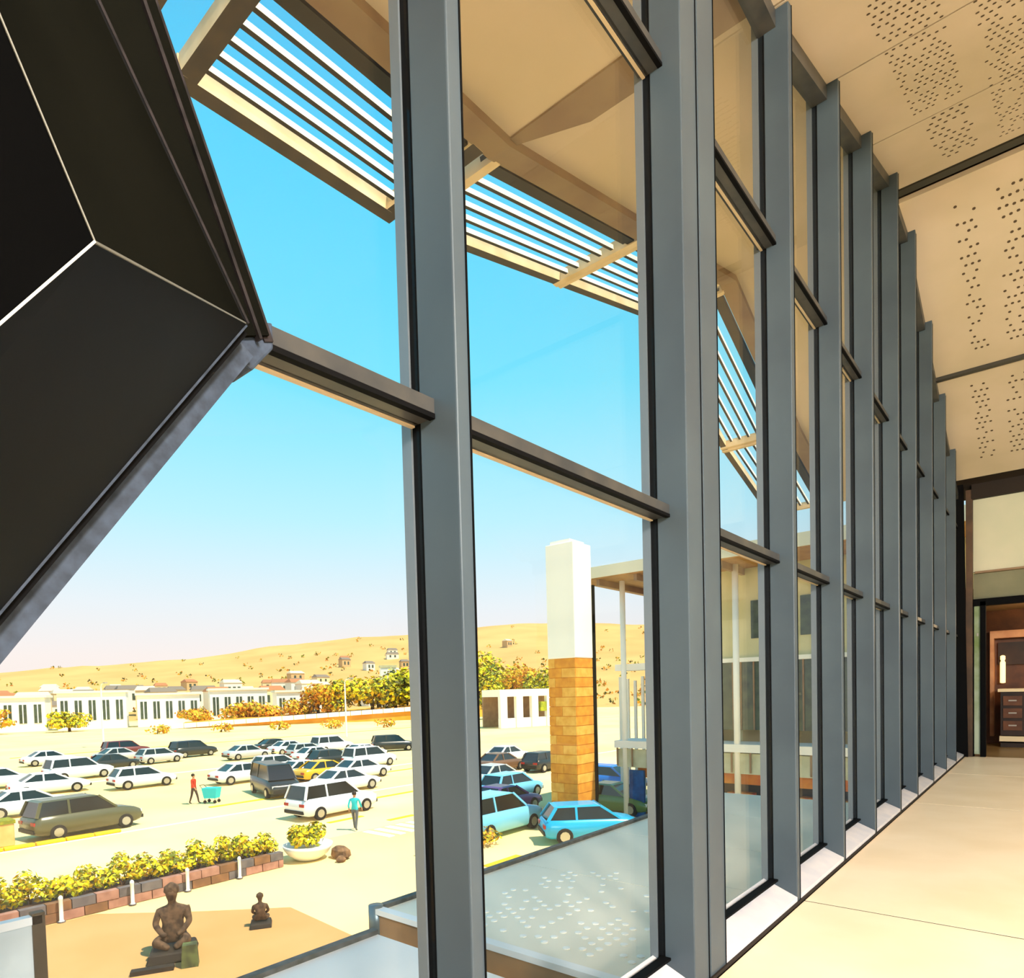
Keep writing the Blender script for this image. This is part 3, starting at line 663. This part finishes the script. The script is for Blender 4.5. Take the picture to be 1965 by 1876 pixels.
for i, y in enumerate((3.9, 5.6, 7.4, 9.0, 10.7)):
    o = tag(empty('post', (-20.92, y, G)), 'short white post before the flower bed wall, %s from the left' % SHN[i], 'post', 'white bed posts')
    b = MB(); b.lathe([(.07, 0), (.07, .04), (.05, .06), (.05, .62), (.06, .64), (.055, .7), (.02, .74)], 12); b.build('shaft', M_WHT, o, smooth=True)
    b = MB(); b.lathe([(.1, 0), (.1, .03)], 12); b.build('foot', M_BLK[1], o)
# white bowl planter
o = tag(empty('bowl_planter', (-21.3, 13.55, G)), 'white bowl planter with a bushy lime shrub at the end of the flower bed', 'planter')
b = MB(); b.lathe([(.42, 0), (.5, .05), (.72, .22), (.86, .42), (.9, .56), (.84, .56), (.78, .48), (.1, .46)], 28); b.build('bowl', mat('white_bowl', (246, 244, 236), .5), o, smooth=True)
leaf_mesh('foliage', 900, [(0, 0, .85, .68, .68, .42), (.25, .2, 1.05, .4, .4, .35), (-.3, -.2, 1.0, .4, .4, .3), (0, -.45, .9, .3, .3, .4)], .1, LEAF_Y, 50, .3).build('foliage', LEAF_Y, o, fix=False)
b = MB()
for q in range(5): b.tube([(0, 0, .45), (rnd.uniform(-.4, .4), rnd.uniform(-.4, .4), 1.0)], [.03, .012], 5)
b.build('stem', M_TRUNK, o)
# log beside the bowl
o = tag(empty('stone', (-20.4, 14.35, G)), 'mottled brown rock right of the white bowl planter', 'rock')
b = MB(); b.lathe([(.3, 0), (.42, .1), (.38, .3), (.2, .42), (.03, .45)], 9); r_o = b.build('rock', mat('rock', (150, 112, 76), .9, 0, (90, 66, 50), 5, bump=.5), o); r_o.scale = (1.2, .7, 1); 
b = MB(); b.lathe([(.15, 0), (.2, .08), (.1, .2), (.02, .22)], 7); r_o = b.build('pebble', MATS['rock'], o); r_o.location = (.5, -.35, 0)
# tan kerb box with green top
o = tag(empty('planter_box', (-34.6, 6.6, G)), 'tan box planter with a mossy green top at the left edge of the car park', 'planter')
b = MB(); b.box((-.5, -1.0, 0), (.5, 1.0, .95)); bevel(b.build('box', mat('tan_box', (232, 188, 120), .8, 0, (214, 166, 96), 2), o), .03)
b = MB(); b.box((-.54, -1.04, .95), (.54, 1.04, 1.1)); b.build('turf_top', mat('turf', (150, 150, 20), .9, 0, (110, 118, 18), 8), o)

# pebbles by the bench
for i in range(5):
    o = tag(empty('pebble', (-12.9 + i * .42, 9.75 + i * .1, G)), 'round garden stone on the lit ground between the two canopies, %s from the left' % SHN[i], 'stone', 'stones between the canopies')
    b = MB(); q = rnd.uniform(.1, .17); b.lathe([(q * .7, 0), (q, q * .3), (q * .8, q * .7), (q * .1, q * .9)], 7); b.build('stone', [M_SCU, M_WHT, MATS['rock']][i % 3], o)

# ------------------------------------------------------------------ canopies just below the window
M_CAN = mat('canopy_metal', (244, 236, 214), .5, 0, (236, 228, 206), .6)
M_CANB = mat('canopy_metal_blue', (232, 228, 222), .45, 0, (222, 220, 216), .6)
M_CANE = mat('canopy_edge', (58, 62, 58), .6, 0, (88, 92, 92), 8)
def canopy(name, x0, x1, y0, y1, z, m, label, dots, npan):
    o = tag(empty(name, (x0, y0, z)), label, 'canopy')
    dy = (y1 - y0) / npan
    for i in range(npan):
        b = MB(); b.box((.1, i * dy + .008, -.1), (x1 - x0, (i + 1) * dy - .008, 0)); b.build('roof_panel', m, o)
    b = MB(); b.box((0, 0, -.22), (.1, y1 - y0, .05)); b.build('front_edge', M_CANE, o)
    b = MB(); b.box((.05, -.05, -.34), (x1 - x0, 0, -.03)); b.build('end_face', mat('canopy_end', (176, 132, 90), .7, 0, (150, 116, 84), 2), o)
    b = MB(); b.box((0, -.09, -.03), (x1 - x0, .03, .035)); b.build('rim', mat('canopy_rim', (240, 240, 238), .5), o)
    b = MB(); b.tube([(.03, -.03, -.36), (.03, -.03, .06)], .09, 12); b.build('corner_post', mat('corner_post', (110, 130, 138), .35, .5), o, smooth=True)
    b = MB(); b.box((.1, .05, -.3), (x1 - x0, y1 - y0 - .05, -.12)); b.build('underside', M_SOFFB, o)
    if dots:
        b = MB(); rr = random.Random(5)
        for i in range(26):
            for j in range(16):
                yy = .35 + j * .17 + (.08 if i % 2 else 0); xx = .9 + i * .14
                if xx < x1 - x0 - .1 and rr.random() < .75 - .04 * j:
                    b.lathe([(.04, 0), (.042, .008), (.02, .012)], 7, 0, (xx, yy, 0))
        p = b.build('stud', mat('canopy_stud', (244, 244, 236), .5), o); p['kind'] = 'stuff'
    return o
canopy('entrance_canopy', -6.35, -1.75, 4.95, 15.5, -1.0, M_CAN, 'pale studded metal canopy below the second and third bays', True, 4)
canopy('entrance_canopy', -5.75, -1.75, -1.5, 4.42, -1.0, M_CANB, 'plain blue-grey metal canopy at the bottom below the first bay', False, 2)
o = tag(empty('parapet_panel', (-5.8, -1.38, -1.0)), 'pale glass parapet panel with a dark post at the lower left corner', 'panel')
b = MB(); b.box((-.02, 0, .28), (.02, 2.74, .98)); b.build('glass', mat('parapet_glass', (214, 222, 222), .2, 0, (196, 206, 208), 3), o)
b = MB(); b.box((-.03, 0, -.2), (.03, 2.74, .28)); b.build('lower_panel', mat('parapet_olive', (96, 98, 58), .6, 0, (70, 74, 44), 3), o)
b = MB(); b.box((-.04, 2.74, -.25), (.04, 2.82, 1.06)); b.build('post', mat('parapet_post', (70, 56, 36), .6), o)
b = MB(); b.box((-.04, 0, .98), (.04, 2.8, 1.04)); b.build('rail', mat('canopy_rim', (226, 224, 216), .5), o)

# ------------------------------------------------------------------ pylon
o = tag(empty('pylon', (-16.0, 23.3, G)), 'tall square pylon, white above and orange brick below', 'pylon')
M_ORB = [mat('orange_brick', (232, 158, 50), .8, 0, (214, 136, 40), 3), mat('orange_brick_light', (240, 184, 84), .8, 0, (226, 160, 60), 3)]
b = MB(); b.box((-.72, -.6, 0), (.62, .7, 7.35)); b.build('core', M_ORB[0], o)
nr = 18
for r_ in range(nr):
    z0 = 7.35 * r_ / nr; z1 = 7.35 * (r_ + 1) / nr
    for i in range(2):
        a = -.74 + .69 * i if r_ % 2 == 0 else (-.74 if i == 0 else -.4)
        c = a + .68 if r_ % 2 == 0 else (-.41 if i == 0 else .64)
        b = MB(); b.box((a, -.63, z0 + .012), (c, -.58, z1 - .012)); b.build('brick_slab', M_ORB[rnd.random() < .35], o)
    b = MB(); b.box((.6, -.6, z0 + .012), (.65, .7, z1 - .012)); b.build('brick_slab', M_ORB[rnd.random() < .35], o)
M_PW = mat('pylon_white', (250, 246, 236), .6)
b = MB(); b.box((-.76, -.64, 7.35), (.66, .74, 12.2)); bevel(b.build('white_shaft', M_PW, o), .04, 2)
b = MB(); b.box((-.6, -.5, 12.2), (.4, .6, 12.35)); b.build('cap', M_PW, o)
b = MB(); b.box((-.86, -.3, 9.6), (-.76, -.1, 9.9)); b.build('wall_light', M_MULLD, o)

# ------------------------------------------------------------------ neighbouring wing
o = tag(empty('wing_building', (-16.5, 26.0, G)), 'tan roofed wing of the building behind the pylon, with balconies and shop fronts', 'building')
M_CREAM = mat('wing_cream', (216, 208, 166), .75, 0, (198, 194, 150), .8); M_WSOF = mat('wing_soffit', (176, 132, 78), .7, 0, (152, 110, 62), 1.5)
M_WGL = mat('wing_glass', (52, 66, 58), .15, 0, (78, 92, 72), 2, .6); M_WBR = mat('wing_brown', (158, 126, 92), .7, 0, (140, 108, 80), 1.5)
def WB(name, lo, hi, m, par=None):
    b = MB(); b.box((lo[0] + 16.5, lo[1] - 26, lo[2] - G), (hi[0] + 16.5, hi[1] - 26, hi[2] - G)); return b.build(name, m, par or o)
# roof: slab with cut corner
b = MB()
ol = [(-.6, .6), (.3, -.6), (18, -.6), (18, 7), (-.6, 7)]
b.prism([(x, y, 11.0) for x, y in ol], [(x, y, 11.35) for x, y in ol]); b.build('roof_slab', M_WSOF, o)
b = MB(); b.bar((.3, -.62, 11.3), (18, -.62, 11.3), (0, 0, 1), .5, .1); b.bar((-.62, .6, 11.3), (.3, -.62, 11.3), (0, 0, 1), .5, .1); b.build('fascia', mat('wing_fascia', (232, 222, 196), .6), o)
for i in range(9):
    WB('soffit_beam', (-16.0 + 1.9 * i, 25.5, 6.32), (-15.85 + 1.9 * i, 30, 6.6), M_WBR)
WB('upper_wall', (-14.75, 28.0, 2.7), (1.5, 28.3, 6.6), M_CREAM)
WB('end_wall', (-14.75, 28.3, G), (-14.5, 36, 6.6), M_WBR)
WB('lower_wall', (-14.5, 30.2, G), (1.5, 30.5, 2.7), M_CREAM)
for i in range(8):
    x = -14.4 + i * 2.0
    w_ = WB('window', (x, 27.96, -.3), (x + 1.75, 28.08, 2.62), M_WGL)
    for q in range(4): WB('window_bar', (x + .02 + q * .55, 27.9, -.3), (x + .08 + q * .55, 27.97, 2.62), M_WBR, w_)
    WB('pier', (x + 1.75, 27.9, -.8), (x + 2.0, 28.2, 2.7), M_CREAM)
    if i in (2, 3, 5): WB('wall_window', (x + .5, 27.95, 3.6), (x + 1.1, 28.02, 5.2), M_WGL)
WB('window_head', (-14.75, 27.85, 2.62), (1.5, 28.2, 2.8), M_PW)
WB('balcony_slab', (-15.9, 26.6, -1.15), (1.5, 28.3, -.82), M_PW)
WB('upper_balcony', (-15.9, 26.8, 2.45), (-13.4, 28.0, 2.75), M_PW)
for i in range(22):
    WB('baluster', (-15.8 + i * .78, 26.62, -2.0), (-15.74 + i * .78, 26.68, -1.15), M_WBR)
WB('rail_panel', (-15.8, 26.7, -2.05), (1.5, 26.75, -1.2), mat('wing_panel', (206, 206, 176), .7, 0, (186, 184, 150), 2))
WB('shop_fascia', (-15.0, 27.2, -2.55), (1.5, 27.4, -2.05), mat('shop_orange', (226, 146, 50), .7, 0, (206, 112, 36), 1.5))
WB('shop_recess', (-14.5, 28.2, G), (1.5, 28.4, -2.4), mat('shop_dark', (66, 52, 34), .7, 0, (40, 36, 28), 2))
for i in range(10):
    WB('shop_display', (-13.9 + i * 1.5, 27.6, -3.9), (-12.8 + i * 1.5, 28.1, -3.0), [mat('display_red', (220, 84, 36), .6, 0, (240, 170, 60), 5), mat('display_gold', (226, 176, 70), .6, 0, (190, 80, 40), 5)][i % 2])
for x, m_ in ((-17.05, M_MULLD), (-15.4, M_PW), (-13.3, M_PW), (-10.1, M_PW), (-6.9, M_PW)):
    b = MB(); b.tube([(x + 16.5, .75, 0), (x + 16.5, .75, 11.0)], .13, 12); b.build('column', m_, o, smooth=True)
for i in range(7):
    WB('fence_post', (-17.0 + i * .42, 29, G), (-16.86 + i * .42, 29.1, 2.2 - .1 * (i % 3)), M_PW)
WB('blue_door', (-15.3, 26.9, G), (-14.55, 27.05, -2.2), mat('blue_door', (28, 96, 170), .5, 0, (20, 70, 130), 3))
WB('door_post', (-15.55, 26.8, G), (-15.38, 27.0, -1.2), M_PW)

# ------------------------------------------------------------------ white pavilion left of the pylon
def house(x, y, w_, d, h, rz, label, win, name='white_building', cat='building', m=None, roof=None, group=None):
    o = tag(empty(name, (x, y, G), rz), label, cat, group)
    m = m or M_PW
    b = MB(); b.box((-d / 2, -w_ / 2, 0), (d / 2, w_ / 2, h)); b.build('wall', m, o)
    b = MB(); b.box((-d / 2 - .4, -w_ / 2 - .4, h), (d / 2 + .4, w_ / 2 + .4, h + .5)); b.build('roof', roof or mat('flat_roof', (244, 236, 214), .7), o)
    n = win
    for i in range(n):
        y0 = -w_ / 2 + (i + .25) * w_ / n; y1 = -w_ / 2 + (i + .75) * w_ / n
        b = MB(); b.box((d / 2 - .02, y0, h * .25), (d / 2 + .08, y1, h * .8)); f_ = b.build('window', M_WGL, o)
        b = MB(); b.box((d / 2 + .08, (y0 + y1) / 2 - .1, h * .25), (d / 2 + .12, (y0 + y1) / 2 + .1, h * .8)); b.build('bar', M_PW, f_)
    return o
o = tag(empty('pavilion', (-70.5, 88.6, G), -.32), 'white pavilion with open bays left of the pylon', 'building')
b = MB(); b.box((-3, -7, 5.2), (3, 7, 6.4)); b.build('roof', M_PW, o)
for i in range(5):
    b = MB(); b.box((2.2, -6.9 + i * 3.1, 0), (3.0, -5.6 + i * 3.1, 5.2)); b.build('pier', M_PW, o)
b = MB(); b.box((-3, -7, 0), (-2.6, 7, 5.2)); b.build('back_wall', M_WBR, o)
b = MB(); b.box((2.3, -7, 0), (2.8, 7, 1.6)); b.build('low_wall', M_PW, o)
b = MB(); b.box((2.2, 1.2, 2.6), (2.9, 6.8, 4.2)); b.build('green_blind', mat('green_blind', (190, 190, 40), .8, 0, (110, 130, 40), 1), o)
POS = ['long white block furthest left on the skyline row', 'white block with dark openings behind the left car row', 'white block in the middle of the skyline row',
       'white block right of the middle of the skyline row', 'white block at the right end of the row, before the trees']
for i, lab in enumerate(POS):
    t_ = (i + .5) / 5; house(-180 + 30 * t_, 33 + 71 * t_, 13.2, 8, 7.4 + (i % 2) * .8, -.40, lab, 5)
o = tag(empty('white_tower', (-150, 124, G), -.6), 'small white tower standing among the yellow trees', 'building')
b = MB(); b.box((-2.2, -2.2, 0), (2.2, 2.2, 14)); b.build('wall', M_PW, o)
b = MB(); b.box((-2.4, -2.4, 14), (2.4, 2.4, 14.6)); b.build('roof', M_CREAM, o)
b = MB(); b.box((2.18, .4, 8), (2.3, 1.9, 13)); b.build('window', M_WGL, o)
# low white wall along the far road
o = tag(empty('road_barrier', (-144, 60, G)), 'long low white barrier wall along the far road', 'barrier')
pA = Vector((0, 0, 0)); pB = Vector((32, 50, 2.4))
for i in range(24):
    a = pA.lerp(pB, i / 24); c = pA.lerp(pB, (i + .95) / 24)
    b = MB(); b.bar(a + Vector((0, 0, .5)), c + Vector((0, 0, .5)), (0, 0, 1), 1.0, .4); b.build('barrier_block', M_PW, o)
M_BANK = mat('dry_bank', (236, 170, 70), .95, 0, (220, 146, 50), .25, .05)
b = MB(); b.prism([(-144.3, 60, G), (-148, 64, G), (-140, 140, G), (-100, 150, G), (-111.5, 110.5, G)], [(-144.5, 60.5, G + .2), (-147.5, 64.5, G + 1.2), (-139, 139, G + 3.5), (-101, 149, G + 3.0), (-112.2, 110.3, G + 2.3)]); b.build('bank', M_BANK, gr)

# ------------------------------------------------------------------ hills
M_HILL = mat('dry_hill', (220, 172, 108), .95, 0, (206, 158, 96), .02, .05, coords='Object', detail=8)
RID = [(-10, .02), (5, .03), (12.2, .041), (21.8, .054), (28, .068), (34.3, .085), (38, .089), (43, .093), (51.3, .106), (60, .10), (80, .09)]
b = MB(); NA, NR = 90, 26
for i in range(NA + 1):
    az = -10 + 90 * i / NA; e = lerp(RID, az)
    for j in range(NR + 1):
        t = j / NR; r = 215 + 560 * t
        hgt = (e * 700 + 6) * (t ** 1.35 if t < .86 else (.86 ** 1.35) * (1 - (t - .86) * 1.2)) / (.86 ** 1.35)
        hgt += 3.0 * t * mnoise.noise(Vector((az * .22, t * 7, 3))) + 1.2 * t * mnoise.noise(Vector((az * .9, t * 19, 8)))
        a = math.radians(az)
        b.v.append((-r * math.cos(a), r * math.sin(a), G - .5 + hgt))
for i in range(NA):
    for j in range(NR):
        q = i * (NR + 1) + j; b.f.append((q, q + 1, q + NR + 2, q + NR + 1)); b.m.append(0)
hill = b.build('hill', M_HILL, None, smooth=True); struct(hill, 'dry tan hillside rising behind the car park')
hill_pts = b.v
def hill_at(i, j): return Vector(hill_pts[i * (NR + 1) + j])
rh = random.Random(21)
HM = [mat('house_white', (240, 232, 212), .8), mat('house_cream', (228, 206, 160), .8), mat('house_tan', (206, 170, 120), .8)]
HR = [mat('roof_tile', (176, 116, 74), .8), mat('roof_grey', (130, 116, 100), .8), mat('roof_pale', (226, 206, 170), .8)]
side = ['low on the left slope', 'on the slope above the white blocks', 'on the slope above the yellow trees', 'high on the slope beside the first mullion', 'on the slope left of the pylon']
cells = []
for q in range(60):
    i = rh.choice([22, 24, 25, 27, 29, 31, 32, 34, 36, 38, 40, 42, 44, 46, 48, 50, 51, 52, 53, 54, 57, 60]); j = rh.randrange(2, 9 if i < 44 else 17)
    if (i, j) not in cells: cells.append((i, j))
cells.sort()
cnt = {}
ORD = ['first', 'second', 'third', 'fourth', 'fifth', 'sixth', 'seventh', 'eighth', 'ninth', 'tenth', 'eleventh', 'twelfth', 'thirteenth', 'fourteenth', 'fifteenth', 'sixteenth', 'seventeenth', 'eighteenth', 'nineteenth', 'twentieth'] + ['twenty-' + q for q in ('first', 'second', 'third', 'fourth', 'fifth', 'sixth', 'seventh', 'eighth', 'ninth')]
for i, j in cells:
    p = hill_at(i, j); az = -10 + i
    k = 0 if az < 18 else 1 if az < 28 else 2 if az < 36 else 3 if az < 46 else 4
    n_ = cnt.get(k, 0); cnt[k] = n_ + 1
    o = tag(empty('hill_house', tuple(p), rh.uniform(-.6, .2)), 'small hillside house %s, %s from the left' % (side[k], ORD[n_]), 'house', 'hillside houses')
    w_ = rh.uniform(5, 9); d = rh.uniform(4, 6); h = rh.uniform(3, 5)
    b = MB(); b.box((-d / 2, -w_ / 2, -2), (d / 2, w_ / 2, h)); b.build('wall', HM[rh.randrange(3)], o)
    b = MB(); b.prism([(-d / 2 - .3, -w_ / 2 - .3, h), (d / 2 + .3, -w_ / 2 - .3, h), (d / 2 + .3, w_ / 2 + .3, h), (-d / 2 - .3, w_ / 2 + .3, h)], [(0, -w_ / 2 + .5, h + 1.5), (.1, -w_ / 2 + .5, h + 1.5), (.1, w_ / 2 - .5, h + 1.5), (0, w_ / 2 - .5, h + 1.5)]); b.build('roof', HR[rh.randrange(3)], o)
    for s in (-.28, .12):
        b = MB(); b.box((d / 2 - .05, w_ * s, h * .3), (d / 2 + .06, w_ * s + 1.2, h * .75)); b.build('window', M_WGL, o)

for i, j in [(20 + q, 1 + (q * 7) % 4) for q in range(0, 24)]:
    if (i, j) in cells: continue
    p = hill_at(i, j); k = 0 if i < 28 else 1
    n_ = cnt.get('f%d' % k, 0); cnt['f%d' % k] = n_ + 1
    o = tag(empty('hill_house', tuple(p), rh.uniform(-.5, .1)), 'low foothill house %s, %s from the left' % (('behind the leftmost blocks', 'behind the middle blocks')[k], ORD[n_]), 'house', 'foothill houses')
    w_ = rh.uniform(6, 10); d = rh.uniform(4, 6); h = rh.uniform(6, 9)
    b = MB(); b.box((-d / 2, -w_ / 2, -2), (d / 2, w_ / 2, h)); b.build('wall', HM[rh.randrange(3)], o)
    b = MB(); b.prism([(-d / 2 - .3, -w_ / 2 - .3, h), (d / 2 + .3, -w_ / 2 - .3, h), (d / 2 + .3, w_ / 2 + .3, h), (-d / 2 - .3, w_ / 2 + .3, h)], [(0, -w_ / 2 + .5, h + 1.5), (.1, -w_ / 2 + .5, h + 1.5), (.1, w_ / 2 - .5, h + 1.5), (0, w_ / 2 - .5, h + 1.5)]); b.build('roof', HR[rh.randrange(3)], o)
    for s in (-.3, -.02, .24):
        b = MB(); b.box((d / 2 - .05, w_ * s, h * .5), (d / 2 + .06, w_ * s + 1.2, h * .8)); b.build('window', M_WGL, o)
# low scrub scattered over the slope
b = MB(); rs = random.Random(44)
for q in range(420):
    i = rs.randrange(16, 74); j = min(NR - 5, int(abs(rs.gauss(0, 9)))); p0 = hill_at(i, j).lerp(hill_at(i + 1, j + 1), rs.random())
    for _ in range(10):
        c = p0 + Vector((rs.uniform(-1.6, 1.6), rs.uniform(-1.6, 1.6), rs.uniform(0, 2.2))); a = Vector((rs.uniform(-1, 1), rs.uniform(-1, 1), rs.uniform(-.4, .4))).normalized() * rs.uniform(.5, 1.0); u = Vector((0, 0, rs.uniform(.4, .9))) + a.orthogonal() * .2
        b.face([c - a, c - u * .5, c + a, c + u], rs.randrange(4))
scr = b.build('hillside_scrub', [LEAF_O[1], LEAF_D[1], LEAF_D[2], LEAF_O[0]], fix=False); tag(scr, 'scattered brown and olive scrub over the dry hillside', 'scrub', kind='stuff')

# ------------------------------------------------------------------ trees in the distance
def tree(x, y, h, r, leaves, seed, label, group, n=1100, z=G):
    rr = random.Random(seed)
    o = tag(empty('tree', (x, y, z), rr.uniform(0, 6)), label, 'tree', group)
    lob = [(rr.uniform(-.6, .6) * r, rr.uniform(-.6, .6) * r, h * rr.uniform(.3, .82), r * rr.uniform(.5, .75), r * rr.uniform(.5, .75), h * rr.uniform(.16, .26)) for _ in range(9)]
    leaf_mesh('crown', n, lob, max(.35, r * .11), leaves, seed, .2).build('crown', leaves, o, fix=False)
    b = MB(); b.tube([(0, 0, 0), (.1, 0, h * .3), (0, .1, h * .6)], [r * .09, r * .06, r * .03], 6)
    for _ in range(3): b.tube([(0, 0, h * .35), (rr.uniform(-.5, .5) * r, rr.uniform(-.5, .5) * r, h * .65)], [r * .04, r * .015], 5)
    b.build('trunk', M_TRUNK, o)
TR = [(-132, 126, 16, 7, 0), (-126, 136, 17, 7, 0), (-138, 116, 14, 6, 0), (-138, 92, 8, 5, 2), (-134, 97, 9, 5, 0), (-131, 103, 11, 6, 0), (-128, 108, 12, 6, 1), (-126, 113, 13, 6.5, 1), (-121, 114, 10, 5, 0), (-120, 120, 13, 6, 1), (-116, 124, 12, 6, 1), (-118, 130, 14, 6, 0), (-112, 132, 12, 6, 1),
      (-110, 138, 13, 6, 2), (-146, 84, 6, 4.5, 2), (-150, 78, 6, 4.5, 2), (-154, 70, 5, 4, 2), (-140, 88, 5, 4, 2), (-100, 132, 10, 5, 0), (-96, 110, 10, 4, 0), (-92, 112, 12, 3.5, 2), (-86, 112, 11, 4, 1), (-165, 34, 6, 3.5, 2), (-160, 46, 5, 3.5, 0)]
KN = ['yellow-green', 'dark olive', 'orange-brown']
tc_ = {}
for i, (x, y, h, r, kd) in sorted(enumerate(TR), key=lambda t: math.atan2(t[1][1], -t[1][0])):
    where = 'left of the pylon' if 18 <= i < 22 else 'by the left white blocks' if i >= 22 or (14 <= i <= 16) else 'in the belt behind the far barrier'
    key = KN[kd] + where; n_ = tc_.get(key, 0); tc_[key] = n_ + 1
    zz = G + (1.0 if 'belt' in where else 0)
    tree(x, y, h, r, [LEAF_Y, LEAF_D, LEAF_O][kd], 300 + i, '%s tree %s, %s such from the left' % (KN[kd], where, ORD[n_]), 'trees ' + where, z=zz)
# bushes along the green strip
for i, (x, y) in enumerate([(-118, 58), (-112, 66), (-104, 72), (-126, 50), (-96, 78)]):
    o = tag(empty('bush', (x, y, G)), 'round orange bush on the far verge, %s from the left' % SHN[[1, 2, 3, 0, 4][i]], 'bush', 'verge bushes')
    leaf_mesh('foliage', 160, [(0, 0, .9, 1.8, 2.2, .9), (.5, 1, .8, 1.2, 1.2, .8)], .3, LEAF_O, 600 + i, .2).build('foliage', LEAF_O, o, fix=False)
    b = MB(); b.tube([(0, 0, 0), (.1, .1, .9)], [.12, .05], 5); b.build('stem', M_TRUNK, o)
# bush under the pylon
o = tag(empty('bush', (-17.6, 17.6, G)), 'mottled brown-green bush before the pale blue tall car', 'bush')
leaf_mesh('foliage', 500, [(0, 0, .4, .7, 1.0, .4), (.4, 1.2, .35, .6, .8, .35), (-.3, -.9, .3, .5, .6, .3)], .1, LEAF_D + LEAF_O, 70, .2).build('foliage', LEAF_D + LEAF_O, o, fix=False)
b = MB(); b.tube([(0, 0, 0), (.1, .1, .4)], [.05, .02], 5); b.build('stem', M_TRUNK, o)
# street lamps
for i, (x, y, h) in enumerate([(-98, 32, 8), (-80, 58, 8)]):
    o = tag(empty('street_lamp', (x, y, G)), 'slim pale street lamp %s' % ['over the left end of the car park', 'behind the back row of cars'][i], 'street lamp', None)
    b = MB(); b.tube([(0, 0, 0), (0, 0, h), (.3, 0, h + .4), (1.4, 0, h + .6)], [.14, .09, .07, .05], 8); b.build('pole', M_WHT, o)
    b = MB(); b.box((1.2, -.15, h + .5), (2.0, .15, h + .65)); b.build('head', M_SEAM, o)
